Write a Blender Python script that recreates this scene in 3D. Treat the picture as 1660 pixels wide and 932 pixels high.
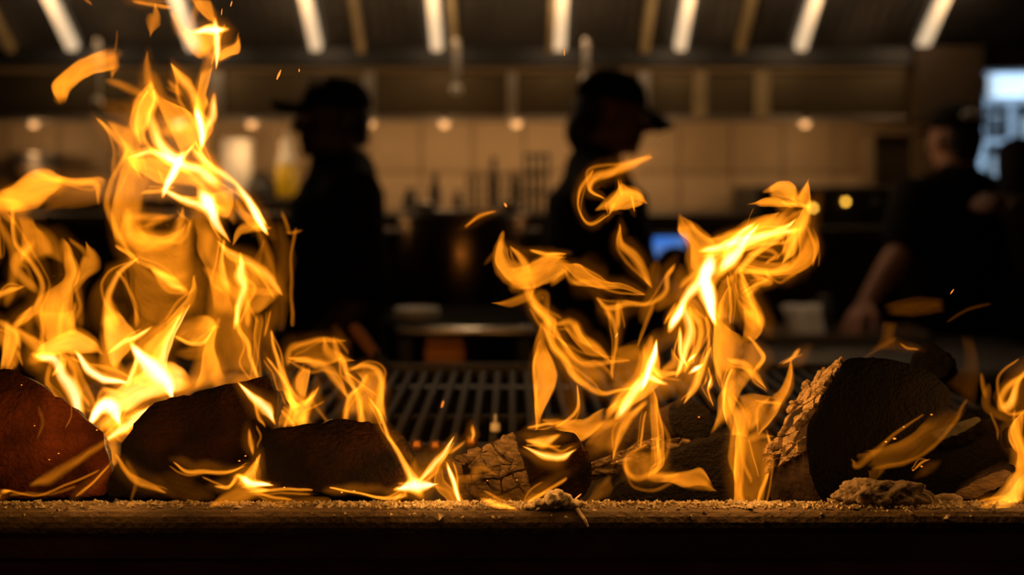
import bpy, bmesh, math, random
from mathutils import Vector, Matrix, Euler, noise
R = math.radians
random.seed(7)
scene = bpy.context.scene
col = scene.collection
for o in list(bpy.data.objects): bpy.data.objects.remove(o)

# ------------------------------------------------------------------ camera
EYE = Vector((0, 0, 1.42)); F = 2280.0; CX, HY = 830.0, 300.0      # focal length in pixels, horizon row
cam = bpy.data.cameras.new('camera'); camo = bpy.data.objects.new('camera', cam); col.objects.link(camo)
camo.location = EYE; camo.rotation_euler = (R(90), 0, 0)
cam.sensor_width = 36; cam.lens = 36 * F / 1660; cam.shift_y = -0.1
cam.clip_start = .05; cam.clip_end = 60
cam.dof.use_dof = True; cam.dof.focus_distance = 1.17; cam.dof.aperture_fstop = 3.3; cam.dof.aperture_blades = 7
scene.camera = camo
# ------------------------------------------------------------------ world, exposure
w = bpy.data.worlds.new('dim_room'); scene.world = w; w.use_nodes = True
w.node_tree.nodes['Background'].inputs[0].default_value = (1.0, .62, .35, 1)
w.node_tree.nodes['Background'].inputs[1].default_value = .012
vs = scene.view_settings; vs.view_transform = 'Standard'; vs.look = 'None'; vs.exposure = 0; vs.gamma = 1; vs.use_curve_mapping = False
scene.cycles.transparent_max_bounces = 96
scene.cycles.max_bounces = 6
# ------------------------------------------------------------------ helpers
def at(px, py, Y): return Vector(((px - CX) * Y / F, Y, EYE.z - (py - HY) * Y / F))
MATS = {}
def mat(name, c, rough=.6, metal=0, var=.3, scale=12, bump=0, bscale=None, stretch=(1, 1, 1), spec=.5, c2=None, detail=5):
    if name in MATS: return MATS[name]
    m = bpy.data.materials.new(name); m.use_nodes = True; nt = m.node_tree; n = nt.nodes; l = nt.links
    b = n['Principled BSDF']; tc = n.new('ShaderNodeTexCoord'); mp = n.new('ShaderNodeMapping'); nz = n.new('ShaderNodeTexNoise'); rp = n.new('ShaderNodeValToRGB')
    mp.inputs['Scale'].default_value = stretch
    l.new(tc.outputs['Object'], mp.inputs[0]); l.new(mp.outputs[0], nz.inputs['Vector'])
    nz.inputs['Scale'].default_value = scale; nz.inputs['Detail'].default_value = detail
    lo = [max(0, x * (1 - var)) for x in c]; hi = list(c2) if c2 else [min(1, x * (1 + var)) for x in c]
    rp.color_ramp.elements[0].color = (*lo, 1); rp.color_ramp.elements[1].color = (*hi, 1)
    rp.color_ramp.elements[0].position = .3; rp.color_ramp.elements[1].position = .7
    l.new(nz.outputs['Fac'], rp.inputs[0]); l.new(rp.outputs[0], b.inputs['Base Color'])
    b.inputs['Roughness'].default_value = rough; b.inputs['Metallic'].default_value = metal; b.inputs['Specular IOR Level'].default_value = spec
    if bump:
        bn = n.new('ShaderNodeBump'); bn.inputs['Strength'].default_value = min(1, bump); bn.inputs['Distance'].default_value = .004
        if bscale:
            nz2 = n.new('ShaderNodeTexNoise'); nz2.inputs['Scale'].default_value = bscale; nz2.inputs['Detail'].default_value = 8
            l.new(mp.outputs[0], nz2.inputs['Vector']); l.new(nz2.outputs['Fac'], bn.inputs['Height'])
        else: l.new(nz.outputs['Fac'], bn.inputs['Height'])
        l.new(bn.outputs[0], b.inputs['Normal'])
    MATS[name] = m; return m
def glow(name, c, s):
    if name in MATS: return MATS[name]
    m = bpy.data.materials.new(name); m.use_nodes = True; nt = m.node_tree; b = nt.nodes['Principled BSDF']
    tc = nt.nodes.new('ShaderNodeTexCoord'); nz = nt.nodes.new('ShaderNodeTexNoise'); mr = nt.nodes.new('ShaderNodeMapRange')
    nz.inputs['Scale'].default_value = 5; nt.links.new(tc.outputs['Object'], nz.inputs['Vector']); nt.links.new(nz.outputs['Fac'], mr.inputs[0])
    mr.inputs[3].default_value = s * .85; mr.inputs[4].default_value = s * 1.15
    b.inputs['Base Color'].default_value = (*c, 1); b.inputs['Emission Color'].default_value = (*c, 1)
    nt.links.new(mr.outputs[0], b.inputs['Emission Strength'])
    MATS[name] = m; return m
ORG = {}
def props(o, label=None, cat=None, group=None, kind=None):
    for k, v in (('label', label), ('category', cat), ('group', group), ('kind', kind)):
        if v: o[k] = v
    return o
def thing(name, label, cat, loc, group=None, rz=None):
    o = bpy.data.objects.new(name, None); col.objects.link(o); o.location = loc; o.empty_display_size = .05
    if rz is not None: o.rotation_euler = (0, 0, rz); ORG[o] = Vector((0, 0, 0))
    else: ORG[o] = Vector(loc)
    return props(o, label, cat, group)
class MB:
    def __init__(s): s.v = []; s.f = []
    def add(s, vs_, fs):
        k = len(s.v); s.v += [Vector(p) for p in vs_]; s.f += [tuple(i + k for i in f) for f in fs]; return s
    def box(s, a, b, bev=0):
        x0, y0, z0 = [min(p, q) for p, q in zip(a, b)]; x1, y1, z1 = [max(p, q) for p, q in zip(a, b)]
        if bev:
            bm = bmesh.new(); bmesh.ops.create_cube(bm, size=1)
            for q in bm.verts: q.co = Vector((x0 + (q.co.x + .5) * (x1 - x0), y0 + (q.co.y + .5) * (y1 - y0), z0 + (q.co.z + .5) * (z1 - z0)))
            bmesh.ops.bevel(bm, geom=bm.edges[:], offset=bev, segments=2, affect='EDGES', profile=.5)
            bm.verts.index_update(); s.add([q.co.copy() for q in bm.verts], [[q.index for q in f.verts] for f in bm.faces]); bm.free(); return s
        return s.add([(x0,y0,z0),(x1,y0,z0),(x1,y1,z0),(x0,y1,z0),(x0,y0,z1),(x1,y0,z1),(x1,y1,z1),(x0,y1,z1)],
                     [(0,3,2,1),(4,5,6,7),(0,1,5,4),(1,2,6,5),(2,3,7,6),(3,0,4,7)])
    def loft(s, rings, closed=True, cap=True):
        n = len(rings[0]); vs_ = [p for r in rings for p in r]; fs = []
        for i in range(len(rings) - 1):
            for j in range(n if closed else n - 1):
                a = i * n + j; b = i * n + (j + 1) % n; fs.append((a, b, b + n, a + n))
        if cap: fs.append(tuple(range(n - 1, -1, -1))); k = (len(rings) - 1) * n; fs.append(tuple(range(k, k + n)))
        return s.add(vs_, fs)
    def lathe(s, c, prof, n=24):
        c = Vector(c)
        return s.loft([[c + Vector((r * math.cos(2 * math.pi * j / n), r * math.sin(2 * math.pi * j / n), z)) for j in range(n)] for r, z in prof])
    def tube(s, pts, rad, n=10, flat=1.0, up=None, round_=True):
        pts = [Vector(p) for p in pts]; m = len(pts)
        if not isinstance(rad, (list, tuple)): rad = [rad] * m
        rings = []; prev = None
        def ring(p, t, r):
            nonlocal prev
            u = Vector(up) if up else (prev if prev else (Vector((0, 0, 1)) if abs(t.z) < .9 else Vector((1, 0, 0))))
            a = u - t * u.dot(t)
            if a.length < 1e-5: a = t.orthogonal()
            a.normalize(); b = t.cross(a); prev = a
            return [p + a * (math.cos(q) * r * flat) + b * (math.sin(q) * r) for q in [2 * math.pi * j / n for j in range(n)]]
        for i, p in enumerate(pts):
            t = (pts[min(i + 1, m - 1)] - pts[max(i - 1, 0)]).normalized()
            if i == 0 and round_:
                for k in (.95, .75, .4): rings.append(ring(p - t * rad[0] * k, t, rad[0] * math.sqrt(1 - k * k)))
            rings.append(ring(p, t, rad[i]))
            if i == m - 1 and round_:
                for k in (.4, .75, .95): rings.append(ring(p + t * rad[i] * k, t, rad[i] * math.sqrt(1 - k * k)))
        return s.loft(rings)
    def ball(s, c, r, n=16, m=10, rot=None):
        c = Vector(c); r = Vector(r) if hasattr(r, '__len__') else Vector((r, r, r)); rings = []
        for i in range(m + 1):
            t = math.pi * (i + .15) / (m + .3); rr = math.sin(t); z = -math.cos(t); ring = []
            for j in range(n):
                q = Vector((r.x * rr * math.cos(2 * math.pi * j / n), r.y * rr * math.sin(2 * math.pi * j / n), r.z * z))
                if rot: q = rot @ q
                ring.append(c + q)
            rings.append(ring)
        return s.loft(rings)
    def mesh(s, name, org=Vector((0, 0, 0)), smooth=True):
        me = bpy.data.meshes.new(name); me.from_pydata([tuple(p - org) for p in s.v], [], s.f); me.update()
        bm = bmesh.new(); bm.from_mesh(me); bmesh.ops.recalc_face_normals(bm, faces=bm.faces[:]); bm.to_mesh(me); bm.free()
        if smooth: me.shade_smooth()
        return me
    def build(s, name, m, parent=None, label=None, cat=None, group=None, kind=None, smooth=False, org=None):
        og = org if org is not None else (ORG[parent] if parent is not None else Vector((0, 0, 0)))
        me = s.mesh(name, og, smooth); o = bpy.data.objects.new(name, me); col.objects.link(o); me.materials.append(m)
        if parent is not None: o.parent = parent
        elif org is not None: o.location = org
        ORG[o] = og
        return props(o, label, cat, group, kind)
def box(name, m, a, b, parent=None, bev=0, **k): return MB().box(a, b, bev).build(name, m, parent, **k)
def tripod(c): return Vector(c)
def lamp(name, parent, loc, energy, color, radius=.03):
    d = bpy.data.lights.new(name, 'POINT'); d.energy = energy; d.color = color; d.shadow_soft_size = radius
    o = bpy.data.objects.new(name, d); col.objects.link(o); o.parent = parent; o.location = Vector(loc) - ORG[parent]; return o
def pbox(px0, py0, px1, py1, Y, depth):                     # two corners of a box whose front face covers these pixels at depth Y
    a = at(px0, py0, Y); b = at(px1, py1, Y); b.y = Y + depth; return a, b

# ------------------------------------------------------------------ materials
STEEL = mat('brushed_steel', (.42, .37, .31), .38, 1, .15, 6, stretch=(1, 1, 14))
DSTEEL = mat('dark_steel', (.10, .085, .07), .5, .8, .3, 9)
BLACKM = mat('black_enamel', (.012, .010, .009), .45, 0, .4, 10)
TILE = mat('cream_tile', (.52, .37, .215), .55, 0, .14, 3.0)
GROUT = mat('tile_grout', (.22, .17, .11), .9, 0, .3, 30)
IRON = mat('cast_iron', (.042, .035, .028), .6, .2, .35, 25, bump=.3)
PLASTER = mat('dark_plaster', (.05, .042, .035), .9, 0, .3, 5)
FLOORM = mat('quarry_tile', (.09, .05, .035), .7, 0, .3, 7)
CLOTH = mat('black_cloth', (.010, .008, .008), .9, 0, .4, 20, bump=.3, spec=.1)
CAPM = mat('black_cap_cloth', (.008, .007, .007), .9, 0, .4, 40, bump=.3, spec=.1)
SKIN_D = mat('dark_skin', (.055, .022, .012), .6, 0, .2, 18)
SKIN_M = mat('tan_skin', (.17, .07, .04), .6, 0, .2, 18)
SKIN_L = mat('light_skin', (.42, .2, .125), .6, 0, .2, 18)
HAIR = mat('dark_hair', (.012, .008, .006), .7, 0, .5, 60, stretch=(1, 1, .1), bump=.5)
WHITEP = mat('white_plastic', (.75, .7, .6), .5, 0, .08, 5)
YELLOW = mat('yellow_oil', (.62, .42, .015), .3, 0, .1, 5)
BLACKP = mat('black_plastic', (.015, .014, .012), .5, 0, .3, 9)
POLISH = mat('polished_steel', (.68, .60, .48), .22, 1, .08, 6)
MATTE = mat('matte_black_iron', (.010, .008, .007), .9, 0, .4, 12, spec=.05)
COPPER = mat('copper_sheet', (.62, .28, .07), .38, .9, .25, 6)
WOODH = mat('wooden_handle', (.30, .13, .05), .6, 0, .3, 10, stretch=(6, 6, 1))
TOWEL = mat('white_towel', (.90, .84, .74), .95, 0, .12, 60, bump=.6)
CARD = mat('brown_cardboard', (.10, .06, .02), .9, 0, .2, 9)
# ------------------------------------------------------------------ the room
FZ = 0.0
def struct(name, m, a, b, bev=0): return box(name, m, a, b, bev=bev, kind='structure')
struct('floor', FLOORM, (-4.2, -1.6, -.05), (5.2, 9.6, 0))
struct('ceiling', PLASTER, (-4.2, -1.6, 3.0), (5.2, 9.6, 3.08))
wb = struct('wall_back', GROUT, (-3.6, 5.62, 0), (1.80, 5.80, 3.0))
struct('trim_1', mat('brown_soffit', (.12, .075, .035), .7, .1, .25, 3), (1.80, 5.62, 1.42 + 188 * 5.62 / F), (4.6, 5.80, 3.0))
struct('wall_left', PLASTER, (-3.7, -1.6, 0), (-3.6, 9.5, 3.0))
struct('wall_right', PLASTER, (4.6, -1.6, 0), (4.7, 9.5, 3.0))
struct('wall_far', PLASTER, (1.92, 9.3, 0), (4.6, 9.4, 3.0))
# cream wall tiles, each one its own piece
TW, TH = .206, .206
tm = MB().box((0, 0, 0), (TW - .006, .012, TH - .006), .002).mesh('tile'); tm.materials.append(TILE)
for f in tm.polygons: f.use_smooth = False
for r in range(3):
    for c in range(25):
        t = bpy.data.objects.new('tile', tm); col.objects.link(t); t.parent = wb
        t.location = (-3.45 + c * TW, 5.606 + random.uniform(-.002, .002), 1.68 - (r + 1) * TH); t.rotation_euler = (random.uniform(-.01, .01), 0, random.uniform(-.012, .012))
# ------------------------------------------------------------------ exhaust hood over the back line
FILT = mat('filter_steel', (.036, .032, .030), .42, .6, .25, 8)
HOODP = mat('hood_panel_steel', (.13, .095, .05), .42, .85, .35, 2.2, stretch=(1, 1, .3))
HOODE = mat('hood_brown_end', (.075, .045, .022), .6, .3, .25, 3)
LIT = glow('warm_light_tube', (1.0, .79, .52), .56)
REFLECT_BRASS = mat('reflection_brass', (.34, .25, .12), .5, .2, .2, 10)  # brassy tone imitating reflected light on the hood
hl = at(-400, 75, 5.3); hr = at(1500, 75, 5.3)
hood = thing('exhaust_hood', 'long dark steel exhaust hood with sloped filters across the top', 'hood', (0, 5.3, 1.7))
zb = at(0, 75, 5.3).z; slope = Vector((0, -.25, .141)).normalized()
nrm = Vector((0, -slope.z, slope.y)) * -1
nrm = Vector((0, -.141, -.25)).normalized()      # faces down and to the viewer
LEN = 1.5
xs = [at(p, 75, 5.3).x for p in (-86, 118, 512, 708, 907, 1103, 1298, 1495, 1690, 1885)]
xs.insert(2, at(313, 75, 5.3).x)
edges = xs
base = Vector((0, 5.3, zb))
for i in range(len(edges) - 1):
    a, b = edges[i] + .03, edges[i + 1] - .03; mb = MB()
    n = 9
    pts = []
    for k in range(n * 2 + 1):
        x = a + (b - a) * k / (n * 2); d = .012 if k % 2 else 0
        pts.append((x, d))
    rings = [[Vector((x, 0, 0)) + base + slope * t + nrm * d for x, d in pts] + [Vector((x, 0, 0)) + base + slope * t - nrm * .02 for x in (b, a)] for t in (0, LEN)]
    mb.loft(rings); mb.build('baffle_filter', FILT, hood)
def strip(x, w_, d, m, name, t0=.0, t1=LEN):
    q = Vector((x, 0, 0)) + base
    r = [[q + Vector((sx * w_, 0, 0)) + slope * t + nrm * dd for sx, dd in ((-1, .0), (-.8, d), (.8, d), (1, .0), (1, -.01), (-1, -.01))] for t in (t0, t1)]
    return MB().loft(r).build(name, m, hood)
for p in (118, 313, 512, 708, 907, 1103, 1298, 1495): strip(at(p, 75, 5.3).x, .022, .02, LIT, 'light_tube'); lamp('tube_glow', hood, (at(p, 75, 5.3).x, 4.95, 1.98), 1.1, (1.0, .66, .36), .05)
for p, w_ in ((586, .016), (737, .014), (893, .014), (1045, .018), (1199, .018), (20, .014)): strip(at(p, 75, 5.3).x, w_, .03, REFLECT_BRASS, 'reflection_strip')  # dim strips standing in for reflections of the light tubes
MB().box(at(-600, 75, 5.3), at(1500, 106, 5.3) + Vector((0, .05, 0)), .004).build('front_lip', BLACKM, hood)
MB().box(at(-600, 104, 5.36), at(1500, 190, 5.36) + Vector((0, .06, 0)), .003).build('lower_panel', HOODP, hood)
MB().box(at(-600, 104, 5.33), at(1468, 116, 5.33) + Vector((0, .03, 0)), .003).build('panel_rail', mat('rail_brown', (.25, .17, .085), .5, .4, .3, 2), hood)
for p, w_, c in ((1136, 11, REFLECT_BRASS), (1236, 12, REFLECT_BRASS), (1045, 9, STEEL), (830, 8, STEEL), (598, 9, STEEL), (350, 12, STEEL)):
    MB().box(at(p - w_, 116, 5.335), at(p + w_, 190, 5.335) + Vector((0, .025, 0)), .005).build('reflection_rib', c, hood)  # ribs shaped and coloured to imitate blurry reflections in the panel
MB().box(at(-600, 188, 5.34), at(1470, 196, 5.34) + Vector((0, .10, 0)), .003).build('bottom_edge', STEEL, hood)
e0 = at(1500, 75, 5.28)
MB().loft([[Vector((x, y, z)) for y, z in ((5.25, at(0, 196, 5.3).z), (5.25, zb - .004), (5.6, zb - .004), (5.6, at(0, 196, 5.3).z))] for x in (e0.x - .04, e0.x + .21)]).build('end_panel', HOODE, hood)
BULB = glow('warm_bulb', (1.0, .68, .36), .42)
for p, lb in ((55, 'small warm lamp under the hood, leftmost, above the steel tub'), (290, 'small warm lamp under the hood hidden in the tall flame'), (408, 'small warm lamp under the hood above the black bowl'), (600, 'small warm lamp under the hood just behind the left cook neck'), (720, 'small warm lamp under the hood over the short dark bottle'), (837, 'small warm lamp under the hood nearest the middle cook back'), (950, 'small warm lamp under the hood behind the middle cook head'), (1072, 'small warm lamp under the hood at the tip of the middle cook brim'), (1305, 'small warm lamp under the hood, rightmost, above the oven')):
    c = at(p, 197, 5.36)
    L = thing('hood_lamp', lb, 'lamp', c, 'lamps in a row under the hood')
    MB().lathe(c, [(.004, -.022), (.013, -.019), (.018, -.010), (.018, .0), (.012, .006)], 14).build('bulb', BULB, L, smooth=True)
    MB().lathe(c, [(.024, .004), (.026, .010), (.024, .022), (.004, .024)], 14).build('socket', DSTEEL, L)
    lamp('bulb_light', L, c + Vector((0, -.05, -.10)), .80, (1.0, .58, .25), .03)
for p, y1, nm in ((740, 145, 'thin pale pull rod with ball end hanging from hood, left of cook with brim right'), (950, 128, 'short pale pull rod hanging from hood above the middle cook cap'), (158, 165, 'pale pull rod hanging from hood behind the tall flame')):
    a = at(p, 70, 5.0); b = at(p, y1, 5.0)
    t = thing('pull_rod', nm, 'rod', b, 'rods hanging from the hood')
    MB().tube([a + Vector((0, 0, .01)), a, (a + b) / 2, b], .011, 10).build('rod', STEEL if p != 158 else STEEL, t, smooth=True)
    MB().ball(b, .020).build('ball_end', WHITEP if p != 158 else STEEL, t, smooth=True)
# ------------------------------------------------------------------ far room on the right: rack under cold light
COLD = glow('cold_tube', (.66, .83, 1.0), .75)
PALE = mat('pale_blue_steel', (.50, .58, .66), .5, .2, .15, 5)
cf = thing('ceiling_light', 'cold blue-white tube light in the far room at top right', 'lamp', at(1700, 120, 7.6))
MB().box(at(1612, 120, 7.6), at(1830, 156, 7.6) + Vector((0, .12, 0)), .01).build('diffuser', COLD, cf)
MB().box(at(1596, 108, 7.58), at(1834, 119, 7.58) + Vector((0, .16, 0)), .01).build('housing', PALE, cf)
lamp('tube_light', cf, at(1700, 240, 7.3), 16, (.60, .80, 1.0), .2)
rk = thing('wire_rack', 'pale steel shelf rack in cold light behind the rightmost cooks', 'shelf', at(1680, 700, 8.0) * 1)
for p in (1592, 1640, 1700, 1790):
    for dy in (0, .45):
        MB().box(at(p - 5, 150, 8.0) + Vector((0, dy, 0)), Vector((at(p + 5, 150, 8.0).x, 8.03 + dy, 0))).build('post', PALE, rk)
for y in (160, 225, 300, 420, 495, 575):
    MB().box(at(1588, y, 7.98), at(1796, y + 9, 7.98) + Vector((0, .5, 0)), .004).build('shelf', PALE, rk)
cols = [mat('grey_bin', (.5, .5, .52), .5), mat('white_bin', (.7, .75, .8), .5), mat('yellow_bin', (.55, .5, .12), .5), mat('red_bin', (.4, .12, .12), .5), mat('dark_bin', (.04, .045, .06), .5)]
bins = [(1605, 225, 20, 40, 4), (1632, 225, 14, 34, 4), (1660, 225, 24, 38, 1), (1612, 300, 26, 50, 1), (1650, 300, 20, 46, 0), (1625, 420, 12, 58, 1), (1650, 420, 18, 46, 0), (1622, 495, 12, 42, 2), (1645, 495, 16, 52, 3), (1625, 575, 16, 50, 1), (1652, 575, 20, 62, 0)]
where = {225: 'second shelf from top', 300: 'third shelf from top', 420: 'fourth shelf from top', 495: 'fifth shelf from top', 575: 'bottom visible shelf'}
cn = ['grey', 'pale white', 'yellow', 'red', 'dark']
for p, y, w_, h, ci in bins:
    c = at(p, y, 8.15)
    side = 'left' if p < 1628 else ('middle' if p < 1648 else 'right')
    t = thing('storage_tub', f'{cn[ci]} tub standing {side} on the {where[y]} of the far rack', 'tub', c, 'tubs on the far rack')
    ww = w_ * 8.15 / F / 2; hh = h * 8.15 / F
    MB().loft([[c + Vector((sx * ww * k, sy * .10 * k, z)) for sx, sy in ((-1, -1), (1, -1), (1, 1), (-1, 1))] for k, z in ((.85, 0.002), (1, hh * .85))]).build('body', cols[ci], t)
    MB().box(c + Vector((-ww * 1.08, -.11, hh * .85)), c + Vector((ww * 1.08, .11, hh * .95)), .004).build('lid', cols[(ci + 1) % 2], t)
# ------------------------------------------------------------------ back line: shelf, oven, pots
sh = thing('back_counter', 'dark steel counter running along the cream tiled wall', 'counter', (-1.0, 5.2, 0))
ctop = at(0, 346, 5.0).z
MB().box((-3.5, 4.85, ctop - .05), (.85, 5.60, ctop), .006).build('counter_top', DSTEEL, sh)
for i in range(8):
    x0 = -3.5 + i * .543
    d = MB().box((x0 + .01, 4.92, .12), (x0 + .546, 5.55, ctop - .06), .004).build('cabinet_body', BLACKM, sh)
    MB().tube([(x0 + .1, 4.895, ctop - .16), (x0 + .45, 4.895, ctop - .16)], .012).build('handle', DSTEEL, d)
ls = thing('wall_shelf', 'grey steel shelf holding the yellow squeeze bottle behind the left cook', 'shelf', at(330, 325, 5.45))
MB().box(at(-200, 321, 5.36), at(505, 333, 5.36) + Vector((0, .23, 0)), .004).build('shelf_board', DSTEEL, ls)
for p in (-150, 150, 440): MB().box(at(p, 333, 5.42), at(p + 8, 346, 5.42) + Vector((0, .17, 0))).build('bracket', DSTEEL, ls)
# squeeze bottle
def lathe_thing(name, label, cat, base, parts, group=None):
    t = thing(name, label, cat, base, group)
    for nm, m, prof in parts: MB().lathe(base, prof, 24).build(nm, m, t, smooth=True)
    return t
b0 = at(465, 321, 5.45); s = 5.45 / F
lathe_thing('squeeze_bottle', 'yellow squeeze bottle with white cap on the left shelf', 'bottle', b0,
  [('bottle_body', YELLOW, [(.002, 0), (17*s, 0), (18*s, 6*s), (18*s, 48*s), (16*s, 54*s)]), ('shoulder', WHITEP, [(16*s, 54*s), (15*s, 66*s), (9*s, 76*s), (9*s, 84*s)]), ('nozzle', WHITEP, [(11*s, 80*s), (11*s, 92*s), (5*s, 96*s), (3*s, 112*s), (.001, 113*s)])])
b0 = at(424, 321, 5.46)
lathe_thing('black_bowl', 'black upturned bowl left of the yellow squeeze bottle', 'bowl', b0, [('bowl', BLACKP, [(.002, 0), (28*s, 0), (29*s, 8*s), (26*s, 22*s), (16*s, 33*s), (8*s, 36*s), (.001, 36*s)]), ('foot_ring', BLACKP, [(10*s, 35*s), (10*s, 40*s), (8*s, 40*s), (7*s, 36*s)])])
b0 = at(385, 321, 5.46)
lathe_thing('white_canister', 'white canister behind the right edge of the tall flame', 'canister', b0, [('body', WHITEP, [(.002, 0), (24*s, 0), (25*s, 6*s), (25*s, 80*s), (22*s, 84*s)]), ('lid', WHITEP, [(26*s, 82*s), (26*s, 92*s), (22*s, 97*s), (.001, 98*s)])])
b0 = at(60, 321, 5.46)
lathe_thing('steel_tub', 'dull steel tub on shelf behind the leftmost flame', 'tub', b0, [('body', DSTEEL, [(.002, 0), (34*s, 0), (38*s, 6*s), (40*s, 70*s), (37*s, 70*s), (35*s, 8*s), (.001, 7*s)]), ('rim', STEEL, [(40*s, 66*s), (43*s, 70*s), (40*s, 73*s), (37*s, 70*s)])])
# stock pot with lid rim, bowls, bottles behind it
stand_top = 1.42 - (520 - 300) * 4.36 / F
tb = thing('stove_stand', 'black steel stove stand carrying the large stockpot', 'stand', at(750, 600, 4.4) * 1)
MB().box((-.42, 4.36, stand_top - .05), (.12, 4.84, stand_top), .006).build('stand_top', BLACKM, tb)
for x in (-.40, .07):
    for y in (4.38, 4.78): MB().box((x, y, 0), (x + .04, y + .04, stand_top - .05)).build('leg', BLACKM, tb)
pc = Vector((at(750, 0, 4.59).x, 4.59, stand_top)); ph = 1.42 - (346 - 300) * 4.59 / F - stand_top
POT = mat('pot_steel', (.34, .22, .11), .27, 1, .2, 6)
pt = thing('stockpot', 'large dark steel stockpot with orange fire reflection, between the two cooks', 'pot', pc)
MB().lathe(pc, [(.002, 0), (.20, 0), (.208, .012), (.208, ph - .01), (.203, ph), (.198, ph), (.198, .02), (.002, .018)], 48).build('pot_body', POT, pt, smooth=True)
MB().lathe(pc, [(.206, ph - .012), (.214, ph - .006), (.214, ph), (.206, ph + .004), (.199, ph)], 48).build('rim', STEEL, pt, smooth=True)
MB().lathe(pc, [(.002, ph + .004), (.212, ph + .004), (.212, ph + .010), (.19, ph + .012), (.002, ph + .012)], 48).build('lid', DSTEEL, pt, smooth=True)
for sx in (-1, 1): MB().tube([pc + Vector((sx * .205, -.05, ph - .06)), pc + Vector((sx * .245, -.05, ph - .055)), pc + Vector((sx * .245, .05, ph - .055)), pc + Vector((sx * .205, .05, ph - .06))], .008).build('handle', STEEL, pt, smooth=True)
for p, y, r, lb in ((692, 346, 24, 'left shallow steel bowl shining on the stockpot rim'), (826, 346, 22, 'right shallow steel bowl shining on the stockpot rim')):
    s2 = 4.5 / F; c = Vector((at(p, y, 4.5).x, 4.5, pc.z + ph + .012))
    lathe_thing('steel_bowl', lb, 'bowl', c, [('bowl', POLISH, [(.002, 0), (10*s2, 0), (17*s2, 4*s2), (r*s2, 11*s2), ((r-1.5)*s2, 11*s2), (15*s2, 6*s2), (.002, 3*s2)]), ('rolled_rim', POLISH, [(r*s2, 9*s2), ((r+2)*s2, 11*s2), (r*s2, 13*s2), ((r-2)*s2, 11*s2)])], 'steel bowls by the pot rim')
for p, top, hw, lb in ((705, 282, 9, 'dark bottle with short neck behind left of stockpot'), (742, 308, 7, 'small dark jar behind the stockpot'), (800, 255, 7, 'tallest thin dark bottle behind the stockpot'), (835, 278, 7, 'dark bottle right of the tallest bottle'), (665, 305, 12, 'low dark tub left behind the stockpot')):
    c = at(p, 346, 5.0); s2 = 5.0 / F; h = 346 - top
    lathe_thing('dark_bottle', lb, 'bottle', c, [('body', BLACKP, [(.002, 0), (hw*s2, 0), (hw*1.05*s2, 3*s2), (hw*s2, h*.62*s2), (hw*.55*s2, h*.76*s2), (hw*.5*s2, h*.9*s2)]), ('cap', BLACKP, [(hw*.6*s2, h*.88*s2), (hw*.6*s2, h*s2), (.001, h*s2)])], 'bottles behind the stockpot')
ra = thing('wire_basket', 'dark wire utensil basket against tiles left of the middle cook', 'basket', at(790, 346, 4.97))
for p in range(758, 880, 12): MB().tube([at(p, 346, 4.97), at(p, 284, 4.97)], .0035, 6).build('wire', BLACKM, ra)
for y in (284, 300, 316, 332): MB().tube([at(757, y, 4.97), at(880, y, 4.97)], .003, 6).build('wire_band', BLACKM, ra)
ra2 = thing('utensil_rack', 'tall dark utensil rack right behind the middle cook back', 'rack', at(872, 346, 5.05))
for p in (852, 864, 876, 888): MB().tube([at(p, 346, 5.05), at(p, 250, 5.05)], .006, 6).build('upright', BLACKM, ra2)
for y in (252, 280, 312): MB().tube([at(850, y, 5.05), at(890, y, 5.05)], .005, 6).build('crossbar', BLACKM, ra2)
# oven with two amber indicator lamps, right
ov = thing('oven', 'black oven with two amber indicator lights right of the wall tiles', 'oven', at(1340, 600, 4.95) * 1)
oa = at(1225, 302, 5.02); ob = at(1480, 302, 5.02)
MB().box((oa.x, 5.02, .1), (ob.x, 5.55, oa.z), .01).build('oven_body', BLACKM, ov)
pn = MB().box(at(1230, 306, 5.0), at(1476, 352, 5.0) + Vector((0, .03, 0)), .004).build('control_panel', BLACKM, ov)
dr = MB().box(at(1234, 358, 4.99), at(1472, 600, 4.99) + Vector((0, .04, 0)), .006).build('oven_door', BLACKM, ov)
MB().tube([at(1250, 372, 4.96), at(1455, 372, 4.96)], .010).build('door_handle', DSTEEL, dr, smooth=True)
AMB = glow('amber_indicator', (1.0, .50, .05), 7.0)
for p, y in ((1371, 327), (1318, 337)): MB().ball(at(p, y, 4.99), .0075).build('indicator_light', AMB, pn, smooth=True)
for p in (1270, 1420): MB().tube([at(p, 330, 5.0), at(p, 330, 4.97)], .018, 14).build('knob', BLACKP, pn, smooth=True)
bx = thing('cardboard_box', 'brown cardboard box on the oven beside the right cook', 'box', at(1446, 302, 5.05))
MB().box(at(1418, 222, 5.05), at(1476, 301, 5.05) + Vector((0, .2, 0)), .004).build('carton', CARD, bx)
for k in (0, 1): MB().box(at(1418 + k * 29, 219, 5.04), at(1446 + k * 30, 222, 5.04) + Vector((0, .21, 0))).build('flap', CARD, bx)
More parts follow.
